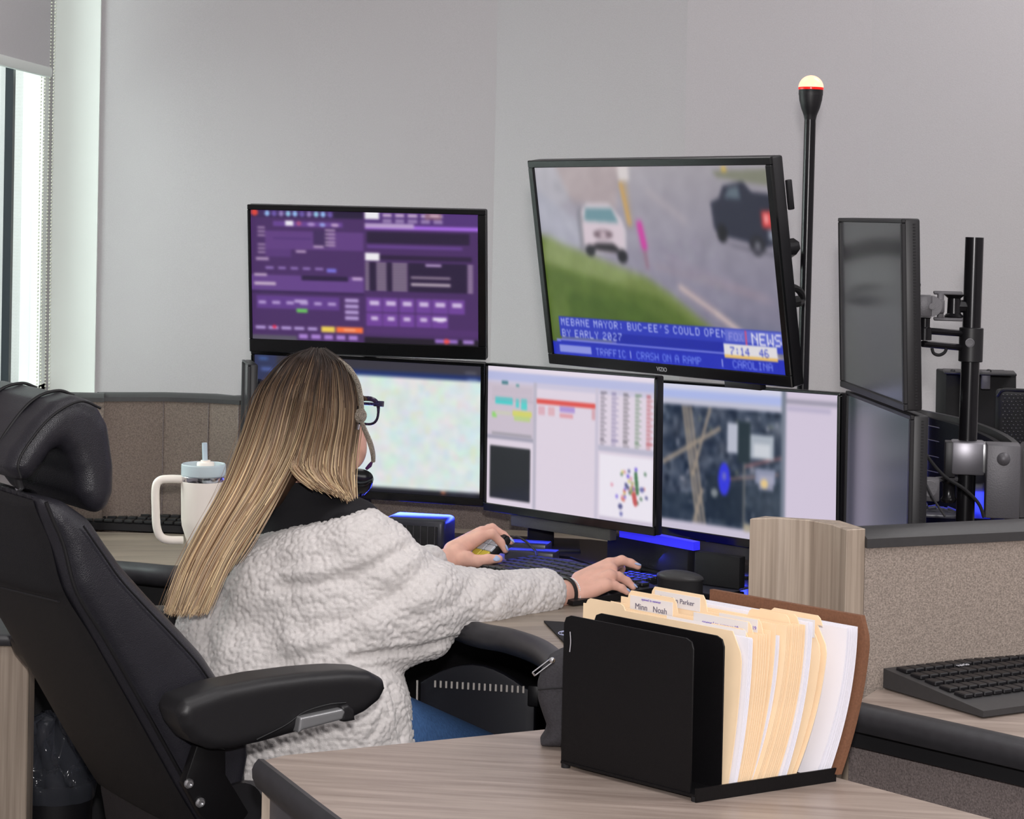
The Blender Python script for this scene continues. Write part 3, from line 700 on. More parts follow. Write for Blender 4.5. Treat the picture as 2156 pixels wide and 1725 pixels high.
# --- lower middle: white records windows
p = Pic(300, 180, (226, 214, 228)); p.r(0, 0, 1, .035, (232, 222, 236)).r(0, .04, 1, .115, (186, 190, 228)).r(0, .1, 1, .14, (206, 200, 222))
p.r(0, .12, .29, .52, (206, 194, 208)).r(.09, .105, .13, .13, (60, 120, 130)).r(.18, .12, .2, .14, (90, 150, 150)).r(.05, .22, .16, .27, (70, 208, 206)).r(.18, .23, .2, .29, (90, 210, 206)).r(.215, .22, .25, .3, (90, 210, 206)).r(.16, .31, .28, .35, (214, 214, 110)).r(.17, .35, .27, .385, (190, 210, 140)).r(.03, .335, .06, .37, (150, 216, 120)).r(.03, .24, .29, .245, (180, 170, 190)).r(.05, .32, .15, .35, (206, 204, 190))
for i in range(6): p.r(.03, .15 + i * .018, .28, .155 + i * .018, (176, 160, 172), .5)
p.r(.0, .50, .29, .53, (164, 160, 178)).r(.03, .48, .28, .495, (130, 130, 136), .6).r(.02, .58, .275, .955, (34, 36, 40)).r(.29, .10, .31, 1, (190, 184, 200))
p.r(.31, .21, .66, .245, (226, 80, 74)).r(.32, .26, .36, .32, (222, 176, 190)).r(.38, .26, .42, .32, (224, 180, 190)).r(.45, .25, .54, .29, (176, 150, 216)).r(.45, .30, .53, .33, (226, 160, 170)).r(.64, .25, .67, .32, (216, 170, 180))
for i in range(5):
    for j in range(26): p.r(.69 + i * .065, .125 + j * .014, .715 + i * .065 + (.012 if (i + j) % 3 == 0 else 0), .131 + j * .014, [(120, 112, 126), (140, 130, 170), (110, 104, 110), (110, 140, 110), (190, 90, 96)][i])
p.r(.66, .10, .68, 1, (206, 198, 216)).r(.68, .49, 1, .53, (190, 186, 206)).r(.69, .55, .985, .975, (240, 234, 244)).r(.69, .97, 1, 1, (206, 196, 214))
g = np.random.default_rng(5)
for _ in range(46):
    a_ = g.uniform(0, 6.3); rr = abs(g.normal(0, .055)); c = [(120, 100, 220), (80, 120, 90), (214, 110, 90), (214, 206, 120), (70, 70, 130), (226, 150, 170)][_ % 6]
    p.e(.86 + rr * math.cos(a_) + .01, .76 + rr * 1.9 * math.sin(a_), .008, .013, c, .8)
for y in range(6): p.e(.895 + .002 * y, .66 + y * .025, .01, .015, (70, 120, 80)); p.e(.885 + .002 * y, .80 + y * .012, .012, .016, (200, 90, 90))
p.e(.81, .89, .012, .02, (90, 90, 140)).e(.815, .94, .01, .014, (120, 120, 180)).e(.93, .76, .012, .018, (110, 110, 170))
p.blur(1, 3)
m2 = monitor((.1312, 4.9647, 1.0445), (-49.25, -.43, -1.26), .555, .335, p, 'lower middle monitor with white records windows and a red header bar', (.006, .006, .006, .018))
# --- lower right: aerial map
p = Pic(300, 180, (62, 72, 90)); p.noise(7, 16, (0, 0, 1, 1), (1, 1, 1), 4).noise(16, 16, (0, 0, 1, 1), (1, .9, .8), 8)
for c in range(70):
    g2_ = np.random.default_rng(40 + c); x, y = g2_.uniform(.02, .68), g2_.uniform(.18, .95); p.r(x, y, x + g2_.uniform(.01, .03), y + g2_.uniform(.02, .05), [(120, 126, 142), (44, 54, 70), (150, 150, 164), (92, 100, 96)][c % 4], .7)
p.poly([(.0, .78), (.7, .60), (.7, 1), (.0, 1)], (34, 48, 62), .55).r(.28, .60, .5, .9, (30, 42, 56), .7)
tan = (162, 148, 134)
for d_ in (-.02, 0, .022): p.ln(.16 + d_, .15, .26 + d_, 1.0, 2.2, tan, .85)
p.ln(.02, .55, .36, .28, 3, tan, .8).ln(.30, .15, .20, .62, 2.5, tan, .8).ln(.26, .7, .20, 1, 3, tan, .8).ln(.5, .52, .7, .44, 1.4, (170, 110, 110), .8).ln(.4, .62, .69, .55, 1.2, (176, 130, 120), .7).ln(.5, .5, .5, .98, 1.5, (130, 126, 120), .8)
p.r(.40, .24, .50, .44, (186, 190, 206)).r(.53, .30, .66, .46, (170, 178, 190)).r(.55, .36, .64, .45, (206, 210, 218)).r(.46, .22, .53, .5, (40, 54, 62)).r(.56, .52, .67, .62, (140, 146, 170)).r(.58, .56, .66, .66, (170, 168, 190), .8).e(.61, .62, .02, .03, (230, 200, 140))
p.e(.385, .62, .034, .11, (58, 62, 232), .95).e(.385, .60, .012, .03, (110, 110, 200)).e(.33, .72, .02, .03, (150, 156, 160), .8)
p.r(0, 0, 1, .04, (214, 214, 234)).r(0, .04, .72, .115, (176, 188, 236)).r(0, .10, .72, .145, (196, 196, 214)).r(0, .94, 1, 1, (206, 198, 216))
p.r(.70, 0, .722, 1, (120, 128, 144)).r(.722, .0, 1, 1, (214, 202, 222)).r(.722, .05, 1, .075, (150, 146, 164)).r(.73, .1, .96, .12, (180, 172, 200)).r(.5, .9, .66, .95, (170, 160, 140))
p.blur(2, 2)
m3 = monitor((.495, 4.7339, 1.0347), (-53.0, -.97, -1.88), .555, .335, p, 'lower right monitor with an aerial map crossed by tan roads', (.006, .008, .006, .018))
# --- television on the wall side
p = Pic(600, 354, (150, 144, 162))
yy = np.linspace(0, 1, 354)[:, None, None]; xx = np.linspace(0, 1, 600)[None, :, None]
p.a = (np.array((176, 170, 178)) * (1 - yy) + np.array((132, 128, 156)) * yy) * (1 - .12 * xx)
p.poly([(0, 0), (.35, 0), (.10, .2), (0, .4)], (186, 184, 192), .6).poly([(.1, 0), (.4, 0), (.36, .22), (.16, .18)], (176, 158, 158), .7).poly([(0, .12), (.22, .32), (.16, .46), (0, .4)], (170, 170, 184), .8)
p.ln(.08, .08, .22, .24, 1.2, (120, 116, 124), .7).ln(.1, .22, .2, .42, 2, (196, 194, 202), .7).ln(.5, .12, .66, .28, 2.5, (196, 180, 182), .7).ln(.55, .45, .98, .66, 2, (170, 150, 166), .8).ln(.5, .50, .95, .64, 1.2, (196, 150, 140), .6)
p.poly([(0, .36), (.1, .41), (.22, .46), (.36, .52), (.46, .56), (.56, .64), (.66, .74), (.80, .88), (.8, 1), (0, 1)], (112, 128, 66))
p.poly([(0, .52), (.15, .56), (.35, .62), (.5, .66), (.62, .76), (.78, .88), (.78, 1), (0, 1)], (84, 106, 40)).poly([(.03, .36), (.14, .44), (.3, .5), (.45, .56), (.3, .6), (0, .5)], (136, 150, 96), .8).poly([(.1, .66), (.4, .7), (.6, .85), (.1, .85)], (66, 92, 26), .7)
p.ln(.60, .60, .74, .72, 2.6, (214, 184, 176)).ln(.74, .72, 1.0, .96, 2.8, (214, 190, 184)).poly([(.74, .70), (1, .78), (1, .95), (.86, .84)], (110, 112, 134), .6)
p.ln(.405, .03, .415, .30, 3, (206, 160, 84)).r(.39, .0, .43, .07, (214, 206, 206)).ln(.455, .28, .47, .42, 4, (206, 60, 160)).ln(.468, .42, .474, .52, 1.2, (140, 90, 110))
p.noise(14, 5, (0, 0, 1, 1), (1, 1, 1), 21); p.blur(6, 2); p.noise(5, 3, (0, .36, .8, .8), (.6, 1, .4), 22)
p.ln(.39, .08, .415, .30, 3.5, (206, 160, 84)).r(.385, .0, .43, .07, (214, 206, 206)).ln(.455, .28, .47, .42, 6, (206, 60, 160)).ln(.468, .42, .474, .52, 2, (140, 90, 110)).ln(.60, .60, .74, .72, 3, (210, 186, 180), .8).ln(.74, .72, 1.0, .96, 4, (214, 190, 184), .8)
# pale car
p.poly([(.185, .42), (.19, .24), (.23, .19), (.33, .19), (.38, .27), (.395, .33), (.385, .45), (.20, .445)], (206, 196, 204)).poly([(.21, .28), (.22, .215), (.34, .215), (.365, .29)], (110, 146, 156)).poly([(.18, .24), (.2, .2), (.21, .45), (.18, .43)], (110, 110, 120), .6)
p.r(.20, .29, .38, .41, (212, 196, 206)).e(.29, .35, .045, .022, (116, 96, 106)).e(.29, .352, .016, .016, (200, 180, 190)).poly([(.235, .41), (.26, .395), (.33, .395), (.355, .42), (.35, .445), (.235, .43)], (44, 40, 46)).e(.225, .435, .022, .03, (40, 40, 46)).e(.368, .46, .022, .035, (30, 28, 34))
# dark pickup
p.poly([(.77, .31), (.765, .18), (.80, .16), (.82, .10), (.90, .08), (.93, .13), (1, .14), (1, .38), (.95, .40), (.90, .37), (.80, .34)], (42, 44, 60)).poly([(.82, .16), (.84, .11), (.88, .1), (.885, .165)], (92, 104, 116)).r(.96, .22, 1, .30, (214, 60, 60)).r(.97, .235, .985, .28, (240, 170, 170)).e(.80, .33, .02, .045, (24, 24, 30)).e(.935, .385, .03, .05, (34, 34, 42)).e(.935, .385, .012, .02, (110, 110, 120)).r(.98, .31, 1, .36, (140, 146, 160)).poly([(.78, .03), (1, .02), (1, .1), (.8, .06)], (120, 122, 100), .8).e(.83, .02, .01, .012, (226, 180, 60)).poly([(.8, .37), (1, .42), (1, .44), (.85, .40)], (96, 92, 106), .7)
p.blur(4, 2)
B_ = (22, 36, 166)
p.r(.04, .795, .995, .90, (52, 66, 190)).r(.04, .795, .76, .9, (40, 54, 186)).r(.28, .865, .76, .925, B_).r(.02, .915, .80, .935, (130, 136, 226)).r(0, .93, 1, 1, (30, 44, 186)).r(.045, .9, .3, .915, (96, 100, 186), .8).r(.04, .925, .76, .93, B_)
W_ = (206, 210, 244)
p.t(.05, .805, "MEBANE MAYOR: BUC-EE'S COULD OPEN", W_, 2, 7).t(.05, .862, 'BY EARLY 2027', W_, 2, 7)
p.r(.77, .80, .995, .86, (96, 106, 206)).t(.785, .815, 'FOX', (150, 150, 226), 2).r(.85, .8, .857, .87, (200, 80, 130)).t(.875, .81, 'NEWS', (236, 234, 246), 3)
p.r(.76, .87, .97, .93, (226, 222, 226)).r(.76, .925, .97, .942, (232, 190, 110)).t(.785, .885, '7:14', (60, 70, 190), 2).t(.90, .885, '46', (60, 70, 190), 2)
p.r(.03, .945, .18, .985, (140, 148, 226)).t(.20, .95, 'TRAFFIC', (140, 154, 236), 2).t(.35, .95, '|', (210, 216, 250), 2).t(.385, .95, 'CRASH ON A RAMP', (120, 140, 236), 2).t(.74, .95, '|', (220, 220, 250), 2).t(.79, .95, 'CAROLINA', (130, 144, 236), 2)
p.blur(1, 3)
tv, tp, tX, tY, tZ = monitor((.2802, 4.4823, 1.4541), (-52.8, 8.7, -.7), .73, .43, p, 'large tilted wall television showing a news picture of a road with two vehicles', (.016, .016, .015, .022), .045, 'television', 'television')
def wtext(txt, c, X, Z, size, mt, parent, name='lettering', off=None):
    cu = bpy.data.curves.new(name, 'FONT'); cu.body = txt; cu.size = size; cu.align_x = 'CENTER'; cu.align_y = 'CENTER'; cu.extrude = .0003
    o = bpy.data.objects.new('tmp', cu); COL.objects.link(o); dg = bpy.context.evaluated_depsgraph_get(); me = o.evaluated_get(dg).to_mesh()
    vs = np.array([v.co[:] for v in me.vertices]); fs = [tuple(q.vertices) for q in me.polygons]; o.evaluated_get(dg).to_mesh_clear()
    bpy.data.objects.remove(o); bpy.data.curves.remove(cu); N = np.cross(X, Z)
    w_ = np.asarray(c) + vs[:, :1] * X + vs[:, 1:2] * Z + vs[:, 2:3] * N
    return link(name, w_, fs, mt, parent)
wtext('VIZIO', tp - tZ * (.215 - .011) - tY * .0065 - tX * .0, tX, tZ, .012, mat('brand_print', (170, 170, 174), .4), tv)
MB().box(tp + tY * .055 + tX * .02 , [tX, tY, tZ], (.10, .03, .10), .006).build('wall_plate', M_['black'], tv)
MB().tube([tp + tY * .08, tp + tY * .28 + tX * .1, P(1560, 600, 5.9)], .018).build('wall_arm', M_['pole'], tv)
MB().box(tp + tX * .366 + tY * .034 + tZ * .14, [tX, tY, tZ], (.004, .006, .028), .002).build('side_bracket', M_['black'], tv)
MB().box(tp - tZ * .222 + tX * .22 + tY * .01, [tX, tY, tZ], (.05, .008, .007), .002).build('sensor_bar', M_['black'], tv)
# --- two side monitors seen almost edge on
p = Pic(80, 60, (48, 48, 50)); p.r(.1, .1, .9, .5, (78, 80, 80)).r(0, .5, 1, .62, (58, 56, 66)).r(.3, .62, .9, .9, (44, 42, 54)).r(.02, .1, .12, .9, (52, 50, 54)).r(.35, .74, .45, .80, (96, 76, 80)).blur(6, 3)
s1 = monitor((.672, 4.2377, 1.3939), (-86.73, 2.0, -.6), .555, .335, p, 'upper dark side monitor on the pole arm, seen almost edge on', (.006, .012, .008, .012), .045, mt='black', smat='screen_dim', vents=True, shell=.004)
p = Pic(80, 60, (62, 66, 74)); p.r(0, 0, .4, 1, (92, 90, 106)).r(.4, 0, 1, 1, (66, 70, 76)).r(0, 0, 1, .12, (70, 84, 84)).r(0, .03, 1, .06, (50, 58, 60)).blur(5, 3)
s2 = monitor((.690, 4.2377, 1.0515), (-86.73, 0, -.6), .555, .335, p, 'lower dark side monitor beneath the other, above the wood post', (.006, .012, .008, .012), .045, mt='black', smat='screen_dim', vents=True, shell=.004)
# dark slab left of the map monitor: another monitor turned away
p = Pic(20, 20, (20, 20, 24))
c = P(518, 900, 5.22)
s3 = monitor(c, (-78, 0, 0), .14, .30, p, 'narrow black upright display at the far left of the monitor row', (.004, .004, .004, .004), .030, mt='black', smat='screen_dim')
MB().tube([c + V(.02, .02, 0), c + V(.03, .06, -.1), V(c[0] + .03, c[1] + .06, ZD)], .010).build('display_stand', M_['pole'], s3[0])
# speaker bars clipped below the two middle monitors
for (mon, x0, x1, lab) in ((m2, -.19, .135, 'grey speaker bar below the lower middle monitor'), (m3, -.165, .20, 'grey speaker bar below the lower right monitor')):
    _, q, X, Y, Z = mon; c = q - Z * (.335 / 2 + .0135) + X * (x0 + x1) / 2 + Y * .012
    o = MB().box(c, [X, Y, Z], ((x1 - x0) / 2, .010, .0128), .002).build('speaker_bar', mat('speaker_cloth', (70, 68, 66), .9, bump=(500, .4, 'noise')), None); tag(o, lab, 'speaker', 'speaker bars')
# monitor stands / rail assembly behind the row
rt = thing('monitor_rail', (0.1, 5.1, ZD), 'black curved rail and brackets carrying the lower monitors', 'stand')
rp = spline([V(-.5, 5.34), V(-.2, 5.33), V(.08, 5.2), V(.33, 5.0), V(.60, 4.78), V(.74, 4.62)], 6)
mb = MB(); mb.tube([V(q[0], q[1], .93) for q in rp], .028, 4).build('rail', M_['steel'], rt, False)
for i in (3, 12, 21, 28):
    q = rp[i]; mb = MB(); mb.box(V(q[0], q[1], (ZD + .93) / 2), np.eye(3), (.03, .03, (.93 - ZD) / 2), .004); mb.box(V(q[0], q[1], ZD + .006), np.eye(3), (.09, .07, .006), .003).build('rail_foot', M_['steel'], rt)
for mon in (m1, m2, m3):
    _, q, X, Y, Z = mon; j = np.argmin([np.linalg.norm(r_ - (q + Y * .1)[:2]) for r_ in rp]); e_ = V(rp[j][0], rp[j][1], .95)
    MB().tube([q + Y * .045, q + Y * .07, (q + Y * .08 + e_) / 2, e_], .014).build('monitor_arm', M_['pole'], rt)
for mon, zz in ((purple, 1),):
    _, q, X, Y, Z = mon; e_ = V(q[0], 5.33, .95); MB().tube([q + Y * .045, q + Y * .09, V(q[0], q[1] + .15, q[2] - .05), V(q[0], 5.34, 1.2), e_], .016).build('monitor_arm', M_['pole'], rt)
# ------------------------------------------------------------------ red beacon on its pole
D_ = 4.9; a, b = P(1706, 240, D_), P(1690, 830, D_); b2 = a + (b - a) * ((a[2] - ZD) / (a[2] - b[2])); ax = unit(a - b)
bt = thing('beacon_light', (b2[0], b2[1], ZD), 'tall black pole topped by a glowing red beacon, behind the television', 'lamp')
MB().tube([b2, a], .0125, 20).build('pole', M_['pole'], bt)
MB().lathe(b2, [(.05, 0), (.05, .006), (.02, .012)], 28).build('pole_base', M_['steel'], bt)
u_ = D_ / F
MB().lathe(a - ax * .012, [(.0125, 0), (.014, .008), (.016, .014), (.020, .024), (.0245, .042), (.0255, .0525), (.0262, .0525), (.0262, .064), (.0272, .066)], 32, ax).build('socket', M_['black'], bt)
top = a + ax * .052
MB().lathe(top, [(.0268, 0), (.0272, .0035), (.0270, .005)], 32, ax).build('lens_ring', M_['redring'], bt)
MB().lathe(top + ax * .004, [(.0270 * math.cos(t), .0270 * math.sin(t)) for t in np.linspace(0, 1.5, 12)], 32, ax).build('lens', M_['glow'], bt)
# cable loop and small bracket between the television and the pole
cb = MB(); cb.tube(spline([P(1655, 609, 4.6), P(1672, 606, 4.62), P(1686, 616, 4.64), P(1688, 632, 4.66), P(1678, 640, 4.62), P(1658, 636, 4.6)], 6), .0075); cb.tube([P(1650, 640, 4.6), P(1680, 634, 4.62)], .011)
tag(cb.build('cable', M_['blackm'], None), 'short black cable looping between television and beacon pole', 'cable')

# ------------------------------------------------------------------ pole arm carrying the side monitors, and equipment behind
D_ = 4.28; a, b = P(2052, 500, D_), P(2032, 1085, D_); bb_ = a + (b - a) * ((a[2] - ZD) / (a[2] - b[2])); ax = unit(a - b)
ma = thing('monitor_pole', (bb_[0], bb_[1], ZD), 'thick black post with swivel arms beside the dark side monitors', 'stand')
MB().tube([bb_, a], .0172, 28).build('post', M_['pole'], ma)
k_ = lambda y: P(2052 - (y - 500) * .0342, y, D_)
MB().lathe(k_(762), [(.021, 0), (.0225, .001), (.0225, (762 - 690) * D_ / F - .001), (.021, (762 - 690) * D_ / F)], 28, ax).build('collar', M_['black'], ma)
MB().lathe(P(2042, 722, D_ - .0235), [(.0085, -.004), (.0085, .002), (.0068, .0022), (.0066, -.001), (.001, -.001)], 24, (-.15, -1, 0)).build('hex_screw', M_['grey'], ma)
mb = MB(); sy = V(.15, .98, 0); sx = V(.98, -.15, 0)
mb.box(P(1905, 650, 4.25), [sx, sy, ZA], (.004, .05, .05)); mb.tube([P(1932, 580, 4.2), P(1934, 615, 4.2)], .004)
mb.box(P(1934, 600, 4.2), [sx, sy, ZA], (.004, .003, .003), .001); mb.build('mount_plate', M_['steel'], ma, False)
mb = MB(); mb.box(P(1946, 644, 4.22), [sx, sy, ZA], (.014, .016, .020), .003)
mb.lathe(P(1961, 645, 4.205), [(.0195, 0), (.0195, .014)], 28, sy); mb.box(P(1977, 645, 4.22), [sx, sy, ZA], (.010, .010, .012), .002)
mb.lathe(P(1963, 645, 4.20), [(.006, -.003), (.006, .002)], 16, sy); mb.build('tilt_joint', M_['grey'], ma)
mb = MB(); mb.box(P(1996, 617, 4.26), [sx, sy, ZA], (.027, .016, .003), .002); mb.box(P(1996, 672, 4.26), [sx, sy, ZA], (.027, .016, .003), .002)
mb.box(P(1980, 645, 4.26), [sx, sy, ZA], (.006, .014, .026), .002); mb.build('swivel_bracket', M_['grey'], ma)
MB().lathe(P(2008, 671, 4.27), [(.012, 0), (.019, .004), (.013, .010), (.012, .038), (.019, .044), (.012, .048)], 24).build('swivel_barrel', M_['pole'], ma)
MB().tube([P(2010, 645, 4.27), P(2035, 645, 4.28)], .012).build('swivel_link', M_['pole'], ma)
MB().lathe(P(1947, 716, 4.22), [(.0125, 0), (.0125, .022), (.009, .024), (.009, .040), (.012, .042)], 24).build('arm_hub', M_['pole'], ma)
for y0, y1 in ((696, 703), (724, 733)): MB().tube([P(1942, y0, 4.22), P(2035, y1, 4.28)], .0062, 8).build('arm_bar', M_['pole'], ma)
MB().tube(spline([P(1962, 733, 4.22), P(1966, 744, 4.22), P(1977, 748, 4.22), P(1988, 743, 4.22), P(1993, 734, 4.22)], 5), .003).build('cable_hook', M_['blackm'], ma)
# lower clamp
cp = MB(); cp.box(P(2037, 963, 4.27), [sx, sy, ZA], (.031, .026, .031), .004); cp.build('clamp_block', M_['aluminium'], ma)
MB().box(P(2071, 963, 4.26), [sx, sy, ZA], (.0085, .02, .028), .003).build('clamp_jaw', M_['silver'], ma)
MB().box(P(2000, 966, 4.27), [sx, sy, ZA], (.010, .02, .033), .002).build('clamp_back', M_['black'], ma)
mb = MB(); mb.box(P(1955, 1030, 4.25), [sx, sy, ZA], (.020, .018, .021), .003); mb.lathe(P(1957, 1030, 4.225), [(.014, 0), (.014, .01)], 24, sy); mb.build('lower_tilt_joint', M_['grey'], ma)
MB().tube([P(1970, 1010, 4.27), P(2003, 1008, 4.28), P(2030, 1010, 4.28)], .005).build('lower_arm_bar', M_['grey'], ma)
MB().lathe(P(1997, 1058, 4.27), [(.012, 0), (.015, .006), (.011, .012), (.011, .034), (.015, .040)], 24).build('lower_barrel', M_['pole'], ma)
# grey upright bracket box
q = P(2110, 1011, 4.22); o = thing('support_bracket', q - V(0, 0, .12), 'grey metal upright box with one round bolt, right of the post', 'bracket')
MB().box(q, [sx, sy, ZA], (.031, .03, .068), .003).build('bracket_box', M_['grey'], o, True)
MB().lathe(P(2113, 967, 4.19), [(.0125, -.004), (.012, .003), (.008, .007), (.002, .009)], 24, (-.15, -1, 0)).build('round_bolt', M_['grey'], o)
mb = MB()
mb.prism([P(2143, 943, 4.26), P(2152, 930, 4.5), P(2160, 1090, 4.5), P(2143, 1090, 4.26)], V(.004, 0, 0)); mb.build('perforated_flange', M_['black'], o, False)
for i in range(5): MB().box(P(2149, 958 + i * 30, 4.36) + V(-.002, 0, 0), [sx, sy, ZA], (.002, .008, .006), .002).build('flange_hole', M_['blueled'] if False else M_['blackm'], o)
# curved slotted track
tr = thing('curved_track', P(2040, 1080, 4.7), 'black curved slatted track sweeping behind the post', 'rail')
D1 = 4.95
tp_ = spline([P(1915, 858, 4.95), P(1965, 868, 4.95), P(2020, 880, 4.9), P(2075, 897, 4.8), P(2120, 918, 4.62), P(2146, 940, 4.5), P(2150, 950, 4.42)], 6)
for (i, off) in ((0, 0), (1, .022)):
    vs = []; n = len(tp_)
    for j, p_ in enumerate(tp_):
        d = unit((tp_[min(j + 1, n - 1)] - tp_[max(j - 1, 0)]) * V(1, 1, 0)); nn = V(-d[1], d[0], 0) * -1
        c = p_ + nn * off + V(0, 0, -.010 * i); w_ = .006
        for (t, z) in ((-w_, 0), (w_, 0), (w_, -.24), (-w_, -.24)): vs.append(c + nn * t + V(0, 0, z))
    fs = [(j * 4 + k, j * 4 + (k + 1) % 4, j * 4 + 4 + (k + 1) % 4, j * 4 + 4 + k) for j in range(n - 1) for k in range(4)] + [(0, 1, 2, 3), (4 * n - 1, 4 * n - 2, 4 * n - 3, 4 * n - 4)]
    MB().add(np.array(vs), fs).build('track_wall', M_['steel'] if i else M_['cap'], tr, True)
for z in (.028, .058, .092, .125):
    MB().tube([p_ + V(-.008, -.03, -z) for p_ in tp_[:20]], .0012, 5).build('track_groove', M_['grey'], tr)
# electronics behind
bx = thing('equipment_box', P(2065, 900, 5.0) - V(0, 0, .1), 'black angular equipment box behind the post', 'electronics')
MB().prism([P(1992, 785, 5.05), P(2140, 788, 5.05), P(2140, 905, 5.05), P(1990, 905, 5.05)], V(0, .12, 0), .003).build('casing', M_['blackm'], bx)
MB().box(P(2062, 784, 5.02), [sx, sy, ZA], (.078, .05, .0025), .001).build('top_plate', M_['black'], bx)
MB().box(P(2075, 800, 5.0), [sx, sy, ZA], (.010, .01, .02), .002).build('clip', M_['grey'], bx)
for px in (2006, 2082): MB().sphere(P(px, 781, 5.0), (.006, .006, .004)).build('top_screw', M_['black'], bx)
fb_ = thing('computer_tower', P(2140, 930, 4.75) - V(0, 0, .05), 'black computer with a perforated mesh front at the right edge', 'computer')
mb = MB(); mb.box(P(2150, 885, 4.8), [sx, sy, ZA], (.052, .05, .062), .008, 3); mb.build('casing', M_['blackm'], fb_)
mb = MB()
for i in range(9):
    for j in range(16): mb.sphere(P(2112 + i * 9 + (j % 2) * 4, 832 + j * 7, 4.742), .0022, k=1)
mb.build('mesh_front', M_['edge'], fb_)
MB().tube(spline([P(2100, 835, 4.74), P(2112, 822, 4.73), P(2140, 822, 4.72), P(2175, 824, 4.7)], 5), .004).build('handle', M_['black'], fb_)
pc2 = thing('computer_tower', P(2150, 1060, 4.5) - V(0, 0, .05), 'black computer with small red and green lights, far right behind the screen', 'computer')
MB().box(P(2180, 1045, 4.6), [sx, sy, ZA], (.03, .05, .09), .004).build('casing', M_['blackm'], pc2)
MB().sphere(P(2153, 1035, 4.55), .0025).build('green_light', mat('green_light', (60, 255, 90), .4, emit=(90, 255, 90), estr=1.5), pc2)
MB().sphere(P(2153, 1019, 4.55), .002).build('red_light', mat('red_light', (255, 60, 90), .4, emit=(255, 60, 110), estr=1.2), pc2)
# blue-lit board and strips low behind the side monitors
o = MB().box(P(2062, 1030, 4.6), [sx, sy, ZA], (.024, .004, .06), .002).build('circuit_panel', M_['bluem'], None); tag(o, 'blue lit panel between the post and the grey bracket', 'panel')
mb = MB()
for i in range(5): mb.box(P(1940 + i * 17, 1070 + i * 2, 4.6), [unit(V(.8, 0, .3 - .15 * i)), sy, unit(V(-.3 + .15 * i, 0, .8))], (.014, .02, .0045), .001)
mb.box(P(1975, 1085, 4.55), [sx, sy, ZA], (.05, .02, .003), .001)
tag(mb.build('cable_tray', M_['bluem'], None), 'blue lit metal cable tray low behind the side monitors', 'tray')
for (pts, lab, r_) in (([(1926, 905), (1945, 950), (1985, 1000), (2030, 1030), (2060, 1060), (2072, 1090)], 'black cable falling from the side monitor past the post', .0032), ([(1928, 975), (1945, 1010), (1965, 1050), (1990, 1088)], 'thin grey cable hanging below the side monitor', .0022)):
    o = MB().tube(spline([P(x, y, 4.16) for x, y in pts], 6), r_, 8).build('cable', M_['edge'] if r_ < .003 else M_['blackm'], None); tag(o, lab, 'cable', 'cables behind the side monitors')

# ------------------------------------------------------------------ cream tumbler
c = G(425, 1192, ZD); c = V(c[0], c[1], ZD); u_ = np.linalg.norm(c - CC) / F
mg = thing('tumbler', c, 'cream insulated tumbler with handle, clear lid and straw on the side desk', 'cup')
hh = 208 * u_; R1 = 46 * u_; z = lambda y: (1192 - y) * u_
MB().lathe(c, [(R1 * .62, .0), (R1 * .66, .003), (R1 * .68, z(1150)), (R1 * .74, z(1135)), (R1 * .93, z(1108)), (R1 * .96, z(1095)), (R1 * 1.0, z(1016)), (R1 * .97, z(1015))], 48).build('cup_body', M_['cream'], mg)
MB().lathe(c + ZA * z(1015.5), [(R1 * .99, 0), (R1 * 1.0, .001), (R1 * 1.0, .0105), (R1 * .98, .0115)], 48).build('steel_band', M_['chrome'], mg)
MB().lathe(c + ZA * z(1004), [(R1 * .98, 0), (R1 * 1.0, .001), (R1 * 1.0, 22 * u_), (R1 * .96, 24 * u_), (R1 * .9, 22 * u_), (R1 * .9, 4 * u_)], 48).build('lid', M_['lid'], mg)
MB().lathe(c + ZA * z(989) + V(.004, 0, 0), [(18 * u_, 0), (18 * u_, 10 * u_), (17 * u_, 12 * u_), (10 * u_, 13 * u_), (10 * u_, 16 * u_)], 32).build('straw_collar', M_['cream'], mg)
MB().tube([c + ZA * z(980) + V(.003, 0, 0), c + ZA * z(937) + V(.001, 0, 0)], 5.5 * u_, 16).build('straw', M_['straw'], mg)
hx = unit(V(-.97, -.25, 0)); hp = [(.90, 1012), (1.5, 1011), (1.95, 1014), (2.12, 1030), (2.10, 1075), (2.04, 1110), (1.85, 1130), (1.5, 1137), (.86, 1138)]
vs = spline([c + hx * R1 * a_ + ZA * z(y) for a_, y in hp], 6)
mb = MB(); mb.tube(vs, 8.5 * u_, 12); mb.build('handle', M_['cream'], mg)

